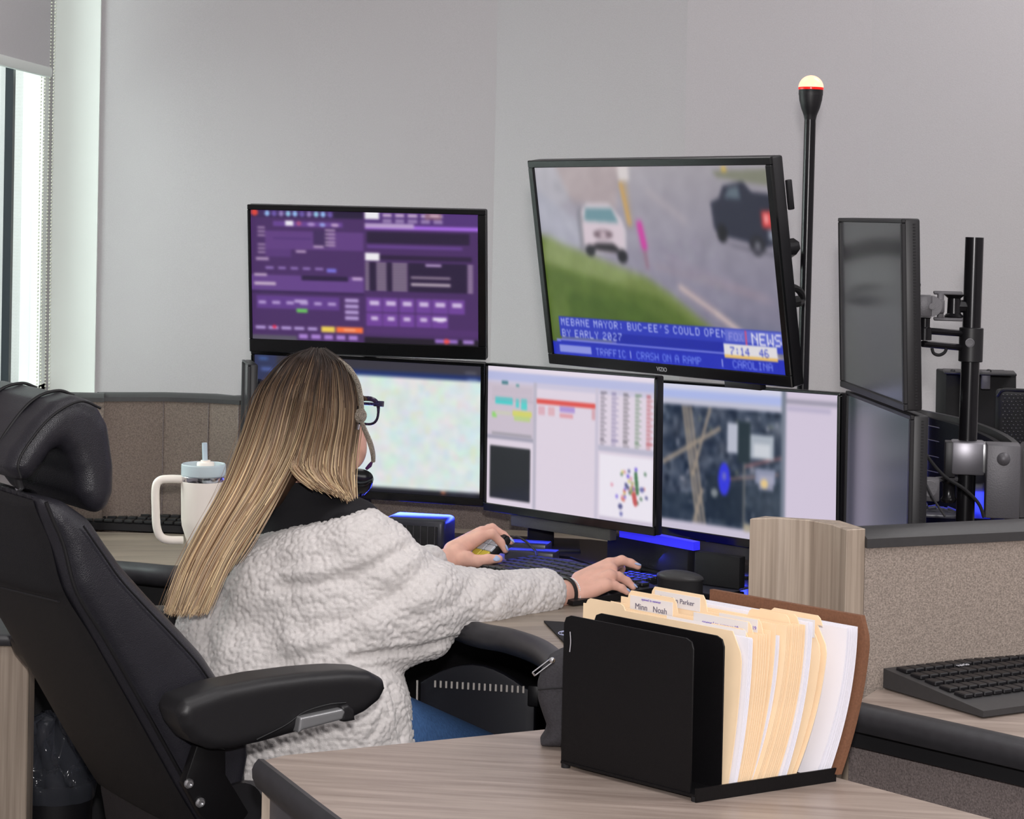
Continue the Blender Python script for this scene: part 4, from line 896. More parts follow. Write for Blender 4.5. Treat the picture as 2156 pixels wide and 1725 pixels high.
# ------------------------------------------------------------------ keyboards
def keyboard(c, ax, ay, L, Wd, label, rows=5, colsn=15, tilt=.0, curve=0.0, hbase=.018, group=None, rest=0.0, deck='black', kmat='keys', thick_front=.006):
    """c centre on the surface, ax along the rows, ay towards the far side"""
    ax = unit(ax); ay = unit(ay - ax * np.dot(ax, ay)); root = thing('keyboard', c, label, 'keyboard', group)
    nx_, ny_ = 24, 8; vs = []; fs = []
    def hgt(u, v): return thick_front + (hbase - thick_front) * v + curve * (1 - (2 * u - 1) ** 2) * .5 + tilt * v
    for j in range(ny_ + 1):
        for i in range(nx_ + 1):
            u, v = i / nx_, j / ny_; vs.append(c + ax * (u - .5) * L + ay * (v - .5 + curve * 1.5 * (1 - (2 * u - 1) ** 2) * (v - .5)) * Wd + ZA * hgt(u, v))
    m_ = len(vs); vs += [p_ - ZA * (hgt((k % (nx_ + 1)) / nx_, (k // (nx_ + 1)) / ny_) - .002) for k, p_ in enumerate(vs)]
    for j in range(ny_):
        for i in range(nx_):
            a_ = j * (nx_ + 1) + i; fs.append((a_, a_ + 1, a_ + nx_ + 2, a_ + nx_ + 1)); fs.append((m_ + a_, m_ + a_ + nx_ + 1, m_ + a_ + nx_ + 2, m_ + a_ + 1))
    rim = [i for i in range(nx_ + 1)] + [(j + 1) * (nx_ + 1) - 1 for j in range(1, ny_ + 1)] + [ny_ * (nx_ + 1) + i for i in range(nx_ - 1, -1, -1)] + [j * (nx_ + 1) for j in range(ny_ - 1, 0, -1)]
    for q in range(len(rim)): fs.append((rim[q], m_ + rim[q], m_ + rim[(q + 1) % len(rim)], rim[(q + 1) % len(rim)]))
    MB().add(np.array(vs), fs).build('keyboard_base', M_[deck], root, True, 40)
    v0 = rest; kw = L * .94 / colsn; kd = Wd * (1 - v0) * .90 / rows
    ka = np.array([ax, ay, ZA])
    for r in range(rows):
        for q in range(colsn):
            u = (q + .5) / colsn * .94 + .03; v = v0 + (r + .55) / rows * (1 - v0) * .94
            p_ = c + ax * (u - .5) * L + ay * (v - .5 + curve * 1.5 * (1 - (2 * u - 1) ** 2) * (v - .5)) * Wd + ZA * (hgt(u, v) + .003)
            mb = MB().box(p_, ka, (kw * .43, kd * .41, .0035), .0016, 1); mb.build('key', M_[kmat], root, True)
    return root
kA, kB, kC, kD = G(1085, 1172, .79), G(1350, 1232, .79), G(985, 1215, .79), G(1245, 1285, .79)
kc = (kA + kB + kC + kD) / 4; kc = V(kc[0], kc[1], ZD + .001)
keyboard(kc, (kB - kA) + (kD - kC), (kA - kC) + (kB - kD), .42, .22, 'black curved keyboard on the console desk under the typing hands', 6, 16, curve=.02, hbase=.020, rest=.22, thick_front=.010)
ka_, kb_ = G(1890, 1418, ZD + .03), G(2156, 1398, ZD + .03)
kx = unit((kb_ - ka_) * V(1, 1, 0)); fL, fN = G(1905, 1470, ZD), G(2070, 1515, ZD); ky = unit(V(kx[1] * -1, kx[0], 0)); ky = ky if ky[1] > 0 else -ky
kz = G(1885, 1425, ZD + .025)
k_ang = unit((fL - fN) * V(1, 1, 0)); kc2 = fN + k_ang * .10 + V(-k_ang[1], k_ang[0], 0) * (-.0)
kyy = unit(G(1888, 1463, ZD) - G(2064, 1516, ZD)); kyy = unit(kyy * V(1, 1, 0)); kxx = V(kyy[1], -kyy[0], 0)
fN2 = V(fN[0], fN[1], ZD + .001)
kb2 = keyboard(fN2 + kxx * .225 + kyy * .12, kxx, kyy, .45, .24, 'dark grey keyboard on the right desk, raised at the back', 5, 20, hbase=.034, thick_front=.012, rest=.22, deck='cap', kmat='black')
MB().box(fN2 + kyy * .19 + kxx * .03 + ZA * .012, [kxx, kyy, ZA], (.012, .004, .011), .002).build('tilt_foot', M_['black'], kb2)
wtext('verlo', fN2 + kyy * .19 + kxx * .13 + ZA * .0375, kxx, unit(kyy + ZA * .12), .013, mat('logo_print', (190, 190, 196), .5), kb2)
kc3 = G(290, 1118, ZD); kxl = V(1, .0, 0)
keyboard(V(kc3[0] + .0, kc3[1] + .05, ZD + .001), V(1, -.12, 0), V(.12, 1, 0), .36, .15, 'black keyboard lying on the far side desk left of the tumbler', 5, 14, hbase=.036, thick_front=.018)

# ------------------------------------------------------------------ things on the console desk
# heater-like vented box in blue light
q = P(884, 1132, 5.22); q[2] = ZD + .036
vb = thing('vented_box', V(q[0], q[1], ZD), 'small vented box lit blue on the console behind the left sleeve', 'electronics')
ang = math.radians(-14); vx, vy = V(math.cos(ang), math.sin(ang), 0), V(-math.sin(ang), math.cos(ang), 0)
MB().box(q, [vx, vy, ZA], (.072, .05, .034), .012, 3).build('casing', mat('vent_casing', (44, 44, 52), .35), vb)
MB().box(q - vy * .0495 - ZA * .004, [vx, vy, ZA], (.056, .003, .022), .002).build('vent_recess', M_['blackm'], vb)
for i in range(7): MB().box(q - vy * .053 + vx * (-.05 + i * .0167) - ZA * .004, [vx, vy, ZA], (.0012, .001, .022)).build('vent_bar', M_['edge'], vb, False)
# coloured keypad under the left hand
kq = G(1030, 1172, ZD); kx2, ky2 = unit(V(.42, .9, 0)), unit(V(-.9, .42, 0)); slope = unit(ky2 * -.35 + ZA)
kp = thing('keypad', V(kq[0], kq[1], ZD), 'small black keypad with yellow and white keys under the left hand', 'keypad')
kc_ = P(1027, 1161, 4.915)
tx = unit(V(.55, .55, .50)); tz = V(-.45, -.55, .62); tz = unit(tz - tx * (tz @ tx)); ty = np.cross(tz, tx)
MB().box(kc_, [tx, ty, tz], (.052, .026, .010), .006, 3).build('keypad_body', M_['blackm'], kp)
for i, mm in enumerate(('yellow', 'yellow', 'whitek', 'whitek', 'black')):
    for j in (-1, 1): MB().box(kc_ + tx * (-.039 + i * .0195) + ty * j * .0115 + tz * .011, [tx, ty, tz], (.0088, .0102, .003), .0015, 1).build('key', M_[mm], kp)
MB().tube(spline([P(1072, 1134, 4.98), P(1090, 1131, 5.0), P(1110, 1143, 4.99), P(1127, 1160, 4.97), P(1131, 1171, 4.93)], 6), .0026).build('cord', M_['edge'], kp)
# number block right of the keyboard
q = G(1328, 1236, ZD)
nb = keyboard(V(q[0] + .01, q[1] + .01, ZD + .002), V(.7, -.7, 0), V(.7, .7, 0), .09, .07, 'small black number pad beyond the right hand', 4, 5, hbase=.016, thick_front=.012)
# black domed puck
q = P(1432, 1207, 4.58); q[2] = ZD; o = thing('desk_puck', q, 'black oval domed controller on a stand beside the file tabs', 'controller')
px_ = unit(V(.85, -.52, 0)); py_ = V(-px_[1], px_[0], 0)
zt = P(1432, 1196, 4.62)[2]
MB().sphere(V(q[0], q[1], zt - .012), (.052, .028, .014), [px_, py_, ZA], 3).build('domed_top', M_['cap'], o)
MB().prism([V(q[0], q[1], ZD) + px_ * .05 * math.cos(t) + py_ * .026 * math.sin(t) for t in np.linspace(0, 2 * math.pi, 28)[:-1]], V(0, 0, zt - .014 - ZD)).build('puck_base', M_['blackm'], o, True, 40)
# slanted dark displays low on the desk, reflecting the blue strip
for (x, y, D, hx_, hz_, lab) in ((1370, 1168, 4.90, .13, .028, 'low black display standing under the right monitors'), (1515, 1200, 4.72, .055, .033, 'low black display beside the wood post')):
    q = P(x, y, D); X = unit(V(.62, -.78, 0)) if x < 1400 else unit(V(.8, -.6, 0)); Y = V(-X[1], X[0], 0)
    o = MB().box(q, [X, Y, ZA], (hx_, .012, hz_), .003).build('desk_display', M_['blackm'], None); tag(o, lab, 'display', 'low desk displays')
    fo = MB().box(V(q[0], q[1], ZD + (q[2] - hz_ - ZD) / 2) + Y * .01, [X, Y, ZA], (.03, .012, (q[2] - hz_ - ZD) / 2 + .001)).build('display_foot', M_['blackm'], o, False)
q1, q2 = P(1304, 1131, 4.93), P(1460, 1160, 4.77); X = unit((q2 - q1) * V(1, 1, 0)); Y = V(-X[1], X[0], 0)
o = MB().prism([q1, q2, P(1460, 1142, 4.77), P(1304, 1112, 4.93)], Y * .02).build('light_bar', M_['blueled'], None, False); tag(o, 'glowing blue light bar just under the middle monitors', 'lamp')
for i, (x, y, D) in enumerate(((1105, 1150, 5.08), (1120, 1168, 5.0))):
    q = P(x, y, D); X = unit(V(.95, -.25, 0)); Y = V(-X[1], X[0], 0)
    o = MB().box(q, [X, Y, ZA], (.055, .03, .010), .003).build('switch_box', M_['bluem'], None); tag(o, ['upper of two flat boxes lit blue behind the left hand', 'lower of two flat boxes lit blue behind the left hand'][i], 'electronics', 'flat boxes in the blue light')
q = G(1435, 1236, ZD); o = MB().box(q + ZA * .004, [unit(V(.8, -.6, 0)), unit(V(.6, .8, 0)), ZA], (.13, .06, .004), .002).build('blue_mat', M_['bluem'], None); tag(o, 'flat smooth tray catching blue light beside the wood post', 'tray')
# black round lamp head on a jointed arm behind the hair
q = P(757, 1000, 5.0); lm = thing('desk_lamp', V(q[0] + .02, q[1] + .05, ZD), 'small black round desk lamp on a jointed arm beside the hair', 'lamp')
lx = unit(V(.1, -.45, .9)); MB().lathe(q - lx * .02, [(.010, -.03), (.018, -.025), (.030, -.004), (.032, .012), (.030, .016), (.026, .013), (.014, .008)], 32, lx).build('lamp_shade', M_['bezel'], lm)
MB().tube([P(752, 1022, 5.0), P(756, 1040, 5.02), P(765, 1068, 5.03), P(763, 1080, 5.03), G(763, 1135, ZD)], .0042).build('lamp_arm', M_['pole'], lm)
MB().sphere(P(764, 1068, 5.02), .008).build('arm_joint', M_['black'], lm)
e = G(763, 1135, ZD); MB().lathe(V(e[0], e[1], ZD), [(.04, 0), (.04, .008), (.012, .014)], 28).build('lamp_base', M_['black'], lm)
# black folder with a round blue badge
fq = [G(1145, 1307, ZD + .004), G(1230, 1312, ZD + .004), G(1285, 1400, ZD + .004), G(1205, 1370, ZD + .004)]
fo = thing('desk_pad', fq[0], 'black flat pad with a round blue and white emblem on the desk edge', 'pad')
MB().prism([q_ for q_ in fq], V(0, 0, -.003)).build('pad_sheet', M_['blackm'], fo, False)
bc_ = G(1203, 1334, ZD + .0045); mb = MB(); n = 40
r_o = .024; ring = [bc_ + V(r_o * math.cos(t), r_o * math.sin(t), 0) for t in np.linspace(0, 2 * math.pi, n)]
mb.tube(ring, .0009, 5); mb.tube([bc_ + (p_ - bc_) * .8 for p_ in ring], .0004, 4)
for i in range(7): mb.box(bc_ + V(-.010 + i * .0033, 0.002 * math.sin(i), 0), np.eye(3), (.0008, .009 - abs(i - 3) * .0014, .0006))
mb.box(bc_ + V(0, -.010, 0), np.eye(3), (.010, .0009, .0006)); mb.build('round_emblem', M_['badge'], fo)

# ------------------------------------------------------------------ file sorter with folders
A, B, C_ = G(1180, 1616, ZF), G(1465, 1690, ZF), G(1757, 1645, ZF)
sa, sb = unit(B - A), unit(C_ - B); LA, LB = np.linalg.norm(B - A), np.linalg.norm(C_ - B)
fs_ = thing('file_sorter', (A + C_) / 2, 'black steel file sorter packed with manila folders on the foreground desk', 'file sorter')
def SP(a_, b_, z_): return A + sa * a_ + sb * b_ + ZA * z_
sn = np.cross(sa, ZA); sn = unit(sn)
def plate(b_, z0, z1, a0, a1, lean=0.0):
    pts = [SP(a0, b_, z0), SP(a1, b_, z0), SP(a1 + .0, b_, z1 - .014), SP(a1 - .004, b_, z1 - .004), SP(a1 - .014, b_, z1), SP(a0 + .014, b_, z1), SP(a0 + .004, b_, z1 - .004), SP(a0, b_, z1 - .014)]
    return MB().prism(pts, sb * .0022, .0006, 1)
plate(.002, .008, .229, -.002, .248).build('front_plate', M_['steel'], fs_)
for i, bb in enumerate((.056,)): plate(bb, .008, .228, -.002, .248).build('divider_plate', M_['steel'], fs_)
MB().prism([SP(0, 0, .006), SP(LA, 0, .006), SP(LA, LB, .006), SP(0, LB, .006)], V(0, 0, .004)).build('tray', M_['steel'], fs_, False)
MB().prism([SP(LA, -.002, 0), SP(LA, LB, 0), SP(LA, LB, .020), SP(LA, -.002, .020)], sa * .003).build('front_rail', M_['steel'], fs_, False)
for a_, b_ in ((.004, .006), (LA - .006, .006), (.006, LB - .006), (LA - .006, LB - .006)): MB().lathe(SP(a_, b_, 0), [(.007, 0), (.007, .007)], 16).build('rubber_foot', M_['blackm'], fs_)
MB().tube(spline([SP(.013, .0005, .205), SP(.0145, .0005, .19), SP(.013, .0005, .175)], 6), .0008, 6).build('scratch', mat('bare_scratch', (170, 168, 174), .5), fs_)
def sheet(name, a0, a1, bT, bB, z1, mt, parent, th=.0012, tab=None, chamfer=0.0, bow=1.0, slump=0.0):
    """a card standing in the sorter; bT / bB place its top and bottom along the sorter; the free right end slumps"""
    na, nz = 14, 16; vs = []
    def pos(u, w_):
        zz = .011 + (z1 - .011) * w_; b_ = bB + (bT - bB) * (1 - (1 - w_) ** (1.6 * bow + .4))
        b_ += slump * max(0, u - .75) ** 2 * 4 * (w_ - .4)
        return a0 + (a1 - a0) * u, b_, zz
    for j in range(nz + 1):
        for i in range(na + 1):
            u, w_ = i / na, j / nz; a_, b_, zz = pos(u, w_)
            if chamfer and w_ > .85 and u > .9: a_ -= chamfer * (w_ - .85) / .15 * (u - .9) / .1
            vs.append(SP(a_, b_, zz))
    m_ = len(vs); vs += [v_ + sb * th for v_ in vs]; fs = []
    for j in range(nz):
        for i in range(na):
            q_ = j * (na + 1) + i; fs.append((q_, q_ + 1, q_ + na + 2, q_ + na + 1)); fs.append((m_ + q_, m_ + q_ + na + 1, m_ + q_ + na + 2, m_ + q_ + 1))
    W1 = na + 1; rim = list(range(W1)) + [(j + 1) * W1 - 1 for j in range(1, nz + 1)] + [nz * W1 + i for i in range(na - 1, -1, -1)] + [j * W1 for j in range(nz - 1, 0, -1)]
    for q_ in range(len(rim)): fs.append((rim[q_], m_ + rim[q_], m_ + rim[(q_ + 1) % len(rim)], rim[(q_ + 1) % len(rim)]))
    mb = MB().add(np.array(vs), fs)
    if tab:
        t0, t1, th_ = tab; q0_, q1_ = SP(t0, bT, z1 - .001), SP(t1, bT, z1 - .001)
        mb.prism([q0_, q1_, SP(t1 - .004, bT, z1 + th_ * .7), SP(t1 - .009, bT, z1 + th_), SP(t0 + .009, bT, z1 + th_), SP(t0 + .004, bT, z1 + th_ * .7)], sb * th)
    return mb.build(name, M_[mt], parent, True, 30)
def lab_on(par, a0, a1, bT, z0, z1, txt, ink='ink', size=.008):
    o = MB().prism([SP(a0, bT, z0), SP(a1, bT, z0), SP(a1, bT, z1), SP(a0, bT, z1)], -sb * .0006).build('paper_label', M_['label'], par, False)
    if txt:
        for q_, (t_, sz, dz, ik) in enumerate(txt):
            wtext(t_, SP((a0 + a1) / 2, bT, (z0 + z1) / 2 + dz) - sb * .0010, sa, ZA, sz, M_[ik], par, 'handwriting')
A1 = LA - .004
FOLD = [  # a0, a1, bT, bB, z1, material, tab, label
 (-.055, A1 - .004, .084, .063, .232, 'manila', (-.050, .03, .009), None, 'manila folder pressed against the second black plate'),
 (-.050, A1, .130, .095, .232, 'manila', (-.018, .084, .022), (-.010, .074, -.010, .015, [('Minn   Noah', .0125, -.003, 'ink'), ('opened to summer', .005, .009, 'purple_ink')]), 'manila folder with a handwritten white tab, just left of the tallest tab'),
 (-.040, A1, .140, .099, .240, 'manila', (.018, .130, .024), (.028, .116, -.002, .019, [('Brandon Parker', .0105, .000, 'ink')]), 'manila folder with the tallest tab and a handwritten label')]
for (a0, a1, bT, bB, z1, mt, tb, lb, txt) in FOLD:
    o = sheet('manila_folder', a0, a1, bT, bB, z1, mt, None, tab=tb, chamfer=.018 if tb[1] < .04 else 0); tag(o, txt, 'folder', 'folders in the sorter')
    if lb: lab_on(o, lb[0], lb[1], bT, z1 + lb[2], z1 + lb[3], lb[4])
def stack(n, b0, b1, c0, c1, a1, mt, z1, name, cat, lab, group, jit=.003, tabs=None, tlab=None):
    for i in range(n):
        t = i / max(n - 1, 1); g_ = np.random.default_rng(i * 7 + int(b0 * 1000)); da = g_.uniform(-jit, 0); tb = tabs(i) if tabs else None
        o = sheet(name, -.035 + da, a1 + da, b0 + (b1 - b0) * t, c0 + (c1 - c0) * t, z1 + g_.uniform(-.002, .002), mt, None, tab=tb, th=.0010); tag(o, lab, cat, group)
        if tb and tlab: lab_on(o, tb[0] + .004, tb[1] - .01, b0 + (b1 - b0) * t, z1 - .008, z1 + tb[2] - .002, tlab(i))
stack(4, .090, .097, .068, .073, A1 + .003, 'paper', .224, 'paper_sheet', 'paper', 'white sheet just behind the frontmost manila folder', 'white sheets near the front of the sorter', jit=.002)
o = sheet('manila_folder', -.02, A1 - .004, .101, .076, .224, 'manila', None, tab=(.170, .245, .010)); tag(o, 'manila folder among the front white sheets with a printed white label strip', 'folder', 'folders in the sorter')
lab_on(o, .095, .243, .0998, .214, .233, [('Connected to winter county', .007, .002, 'ink')])
stack(5, .107, .124, .079, .092, A1 + .001, 'manila', .228, 'manila_folder', 'folder', 'manila folder in the first fanned bunch of the sorter', 'first bunch of manila folders', tabs=lambda i: (.13, .245, .017) if i == 1 else ((.165, .25, .020) if i == 4 else None), tlab=lambda i: [('opened to summer 19', .0075, 0, 'purple_ink')])
stack(3, .145, .152, .101, .105, A1 - .004, 'paper', .222, 'paper_sheet', 'paper', 'white sheet between the two fanned bunches of folders', 'white sheets between the bunches', jit=.004)
stack(10, .158, .194, .106, .146, A1 + .002, 'manila', .236, 'manila_folder', 'folder', 'manila folder in the thick middle bunch of the sorter', 'thick middle bunch of manila folders', tabs=lambda i: (.17, .25, .013) if i in (4, 8) else None)
stack(4, .197, .205, .150, .160, A1 + .003, 'paper', .238, 'paper_sheet', 'paper', 'white sheet behind the thick middle bunch', 'white sheets behind the middle bunch', jit=.002)
for i, (bT, a1) in enumerate(((.226, A1), (.236, A1 + .002))):
    o = sheet('manila_folder', -.02, a1, bT, .172 + i * .006, .230, 'manila', None, tab=(.15, .248, .013) if i else None, chamfer=.02); tag(o, ['manila folder with a slanted corner in front of the white papers', 'manila folder with a blank white label, right before the white papers'][i], 'folder', 'folders in the sorter')
    if i: lab_on(o, .16, .246, bT - .012, .212, .238, [('o', .012, .006, 'ink')])
stack(7, .272, .290, .218, .242, A1 + .004, 'paper', .224, 'paper_sheet', 'paper', 'white sheet in the stack before the brown folder', 'white papers before the brown folder', jit=.004)
o = sheet('brown_folder', -.03, A1 + .012, .300, .250, .240, 'brown', None, th=.008, chamfer=.012); tag(o, 'brown expanding folder standing last in the sorter', 'folder')
# charcoal zip pouch leaning behind the sorter's left side
pq = [(1186, 1378), (1160, 1392), (1143, 1420), (1132, 1450), (1133, 1480), (1143, 1510), (1152, 1535), (1150, 1552), (1133, 1577), (1135, 1588), (1180, 1597), (1240, 1600), (1270, 1560), (1270, 1400), (1230, 1375)]
pD = G(1180, 1597, ZF)[1] + .10
base = G(1185, 1594, ZF); pts = [PL(x, y, base + V(0, .035, 0), V(0, -1, 0)) for x, y in pq]
zmin = min(q_[2] for q_ in pts); pts = [q_ + V(0, 0, max(0, ZF + .002 - q_[2])) for q_ in pts]
po = thing('pouch', V(base[0] + .03, base[1] + .06, ZF), 'charcoal canvas zip pouch standing left of the file sorter', 'pouch')
soft('pouch_body', [('x', pts, V(0, .075, 0), .022)], .004, .01, M_['pouch'], po, sm=2)
z1_, z2_ = PL(1124, 1420, base, V(0, -1, 0)), PL(1166, 1388, base, V(0, -1, 0)); zd = unit(z2_ - z1_)
mb = MB(); zn = np.cross(zd, V(0, -1, 0))
mb.tube([z1_ + zn * .003, z2_ + zn * .003 - zd * .006], .0014, 6); mb.tube([z1_ - zn * .003, z2_ - zn * .003 - zd * .006], .0014, 6); mb.tube([z1_ + zn * .003, z1_ - zn * .003], .0016, 6); mb.sphere(z2_ - zd * .003, .0048)
mb.build('zip_pull', M_['chrome'], po)
mb = MB(); mb.tube(spline([PL(1133, 1452, base + V(0, .032, 0), V(0, -1, 0)), PL(1180, 1449, base + V(0, .028, 0), V(0, -1, 0)), PL(1240, 1449, base + V(0, .028, 0), V(0, -1, 0))], 5), .0012); mb.build('seam', M_['blackm'], po)

# ------------------------------------------------------------------ floor-standing things at the lower left
q = P(118, 1640, 4.55); rr = 80 * 4.55 / F
tc_ = thing('waste_bin', V(q[0], q[1], 0), 'black waste bin behind the office chair with a clear liner', 'bin')
MB().lathe(V(q[0], q[1], 0), [(rr * .78, 0), (rr * .8, .004), (rr * .98, q[2]), (rr * .94, q[2]), (rr * .76, .01)], 40).build('bin_body', M_['black'], tc_)
g_ = np.random.default_rng(11); k = 72; pr = [(1.02, -.035, .002), (1.06, -.012, .004), (1.06, -.002, .004), (1.00, .004, .01), (.97, .022, .026), (.94, .05, .034), (.84, .085, .036), (.62, .112, .03), (.3, .125, .02), (.1, .122, .004)]
vs = []
for (r_, h_, j_) in pr:
    for a_ in range(k):
        th_ = a_ * 2 * math.pi / k; d_ = j_ * (math.sin(th_ * 9 + h_ * 60) + .6 * math.sin(th_ * 17 + 2 + h_ * 90)); vs.append(V(q[0] + (r_ * rr + d_ * .5) * math.cos(th_), q[1] + (r_ * rr + d_ * .5) * math.sin(th_), q[2] + h_ + d_ * .35))
fs = [(i * k + j, i * k + (j + 1) % k, (i + 1) * k + (j + 1) % k, (i + 1) * k + j) for i in range(len(pr) - 1) for j in range(k)] + [tuple((len(pr) - 1) * k + j for j in range(k))]
o = link('bin_liner', np.array(vs), fs, M_['bag'], None, True); tag(o, 'clear crinkled plastic liner pulled over the waste bin', 'liner')
o = MB().box(V((P(54, 1500, 4.36)[0] - 1.155) / 2, 4.39, P(20, 1345, 4.45)[2] / 2), np.eye(3), ((P(54, 1500, 4.36)[0] + 1.155) / 2, .03, P(20, 1345, 4.45)[2] / 2 - .001), .002, 1)
sc = thing('side_cabinet', V(-1.06, 4.6, 0), 'light wood cabinet end at the far left edge, beside the waste bin', 'cabinet')
o.build('cabinet_body', M_['woodv'], sc)
zc = P(20, 1345, 4.45)[2]
MB().box(V(-1.04, 4.60, zc + .012), np.eye(3), (.118, .25, .012), .008).build('cabinet_top', M_['edge'], sc)

pd = thing('dark_gap_panel', V(-.86, 4.97, 0), 'black pedestal under the side desk behind the waste bin', 'cabinet')
MB().box(V(-.87, 4.965, .345), np.eye(3), (.16, .02, .34), .003).build('cabinet_body', M_['blackm'], pd, False)  # thin black sheet added to stand in for the shade under the desk
# ------------------------------------------------------------------ dispatcher's office chair (faces away to the right)
PH = math.radians(35); CFw = V(math.cos(PH), math.sin(PH), 0); CL = V(-math.sin(PH), math.cos(PH), 0)
CP = P(300, 1400, 3.77)                                   # a point of the chair's near side
def NP(x, y, o=0.0): return PL(x, y, CP + CL * o, CL)      # picture point on the side plane, o metres inwards
seat_c = CP + CL * .25 + CFw * .42
ch = thing('office_chair', V(seat_c[0], seat_c[1], 0), 'large black leather high-back office chair holding the seated woman', 'chair')
bk = [(85, 1047), (100, 1095), (125, 1155), (153, 1250), (215, 1355), (300, 1505), (390, 1667), (465, 1790), (540, 1770), (535, 1640), (528, 1560), (500, 1470), (445, 1385), (390, 1325), (330, 1262), (275, 1200), (238, 1148), (205, 1098), (150, 1060)]
bpoly = [NP(x, y) for x, y in bk]
brst = soft('backrest', [('x', bpoly, CL * .52, .045)], .007, .012, M_['leather'], ch, sm=3)
def onback(y_, inset=0.0): return None
seam = [(88, 1060), (104, 1100), (125, 1150), (153, 1250), (215, 1353), (300, 1503), (390, 1665)]
MB().tube(spline([NP(x + 9, y - 2, .003) for x, y in seam], 8), .0035, 8).build('seam_piping', M_['piping'], brst)
fr_ = [(190, 1100), (228, 1155), (268, 1212), (325, 1275), (385, 1338), (436, 1396), (490, 1480)]
MB().tube(spline([NP(x - 14, y + 8, .001) for x, y in fr_], 8), .0018, 6).build('stitch_line', M_['piping'], brst)
# back panel: vinyl shell lying over the rear face, from seam to far edge
sp = spline([NP(x, y) for x, y in seam + [(430, 1732), (463, 1787)]], 8); n_ = len(sp); vs = []
for i, p_ in enumerate(sp):
    d_ = unit(sp[min(i + 1, n_ - 1)] - sp[max(i - 1, 0)]); nb_ = np.cross(d_, CL); nb_ = nb_ if nb_ @ CFw < 0 else -nb_
    for t in np.linspace(0, 1, 13):
        s_ = .035 + (.52 - .07) * t; bulge = .012 * math.sin(math.pi * t) ** .5 if 0 < t < 1 else 0
        vs.append(p_ + CL * s_ + nb_ * (.001 + bulge) * min(1, i / 3, (n_ - 1 - i) / 3 + .2))
fs = [(i * 13 + j, i * 13 + j + 1, (i + 1) * 13 + j + 1, (i + 1) * 13 + j) for i in range(n_ - 1) for j in range(12)]
m_ = len(vs); vs2 = [v_ + CFw * .02 for v_ in vs]; fs += [tuple(m_ + k for k in f[::-1]) for f in fs]
MB().add(np.array(vs + vs2), fs).build('back_panel', M_['leather2'], ch, True, 60)
i0 = 27; q = sp[i0]
MB().tube([sp[26] + CL * t - CFw * (.012 + .005) - ZA * 0.06 * (t - .05) + V(0, 0, 0.0) for t in np.linspace(.04, .48, 8)], .0022, 6).build('panel_stitch', M_['piping'], ch)
# headrest folded over its bar
hp = [(20, 990), (34, 950), (82, 885), (122, 848), (168, 834), (212, 850), (238, 898), (250, 985), (249, 1040), (235, 1074), (212, 1086), (190, 1072), (172, 1046), (168, 1000), (152, 960), (136, 944), (118, 952), (96, 985), (74, 1012), (46, 1014)]
hrst = soft('headrest', [('x', [NP(x, y, .05) for x, y in hp], CL * .36, .030)], .005, .008, M_['leather'], ch, sm=3)
hs = [(40, 1004), (34, 975), (50, 940), (90, 888), (130, 856), (170, 842), (208, 857)]
MB().tube(spline([NP(x + 4, y + 3, .0515) for x, y in hs], 8), .0022, 8).build('seam', M_['piping'], hrst)
for o_ in (.085, .24):
    hh_ = [(25, 985), (40, 946), (84, 882), (124, 845), (168, 832), (200, 842)]
    MB().tube(spline([NP(x, y, .05) + CL * o_ - CFw * .0 for x, y in hh_], 8), .0028, 8).build('piping', M_['piping'], hrst)
for o_ in (.12, .34):
    a_, b_ = NP(52, 1005, .05) + CL * (o_ - .06) + CFw * .01, NP(60, 1070, .05) + CL * (o_ - .06) + CFw * .02
    MB().tube([a_, b_], .007, 12).build('headrest_post', M_['black'], ch)
    MB().lathe(b_ + ZA * .018, [(.018, 0), (.020, .003), (.012, .006)], 24, unit(V(.3, 0, 1))).build('post_collar', M_['chrome'], ch)
# armrests
ar = [(378, 1505), (392, 1478), (470, 1450), (560, 1432), (650, 1420), (730, 1414), (785, 1416), (815, 1432), (819, 1452), (806, 1478), (775, 1503), (748, 1516), (700, 1524), (630, 1546), (560, 1566), (490, 1582), (450, 1583), (415, 1570), (390, 1538)]
def arm(o, dep):
    pts = [NP(x, y, -.10) + CL * (.10 + o) for x, y in ar]
    return soft('armrest', [('x', pts, CL * dep, .020)], .004, .008, M_['arm'], ch, sm=3)
a1_ = arm(-.10, .095); arm(.525, .095)
hd = [(633, 1512), (722, 1493), (728, 1500), (722, 1516), (640, 1538), (629, 1545)]
soft('recline_handle', [('x', [NP(x, y, -.115) for x, y in hd], CL * .03, .004)], .0015, .003, M_['silver'], a1_, sm=2)
rc = [(720, 1488), (735, 1484), (748, 1496), (750, 1518), (728, 1522), (720, 1520)]
soft('handle_housing', [('x', [NP(x, y, -.112) for x, y in rc], CL * .04, .006)], .002, .003, M_['arm'], a1_, sm=2)
gr = [(540, 1558), (600, 1528), (640, 1500), (690, 1484), (728, 1480)]
MB().tube(spline([NP(x, y, -.1012) for x, y in gr], 6), .0015, 6).build('groove', M_['piping'], a1_)
for o_, sg in ((-.04, 1),):
    br = [NP(x, y, 0) + CL * o_ for x, y in ((392, 1560), (365, 1640), (405, 1712), (470, 1740), (500, 1700), (452, 1620), (452, 1568))]
    abk = MB().prism(br, CL * .02, .002).build('arm_bracket', M_['steel'], ch, True)
for x, y in ((397, 1650), (421, 1690)):
    c_ = NP(x, y, -.041); MB().lathe(c_, [(.0085, 0), (.0085, .003), (.006, .006), (.0035, .006), (.0033, .003)], 20, -CL).build('hex_bolt', M_['screw'], abk)
up = [(455, 1560), (527, 1556), (530, 1590), (518, 1650), (505, 1690), (480, 1690), (448, 1625)]
soft('arm_upholstery', [('x', [NP(x, y, -.01) for x, y in up], CL * .06, .018)], .005, .008, M_['leather'], ch, sm=2)
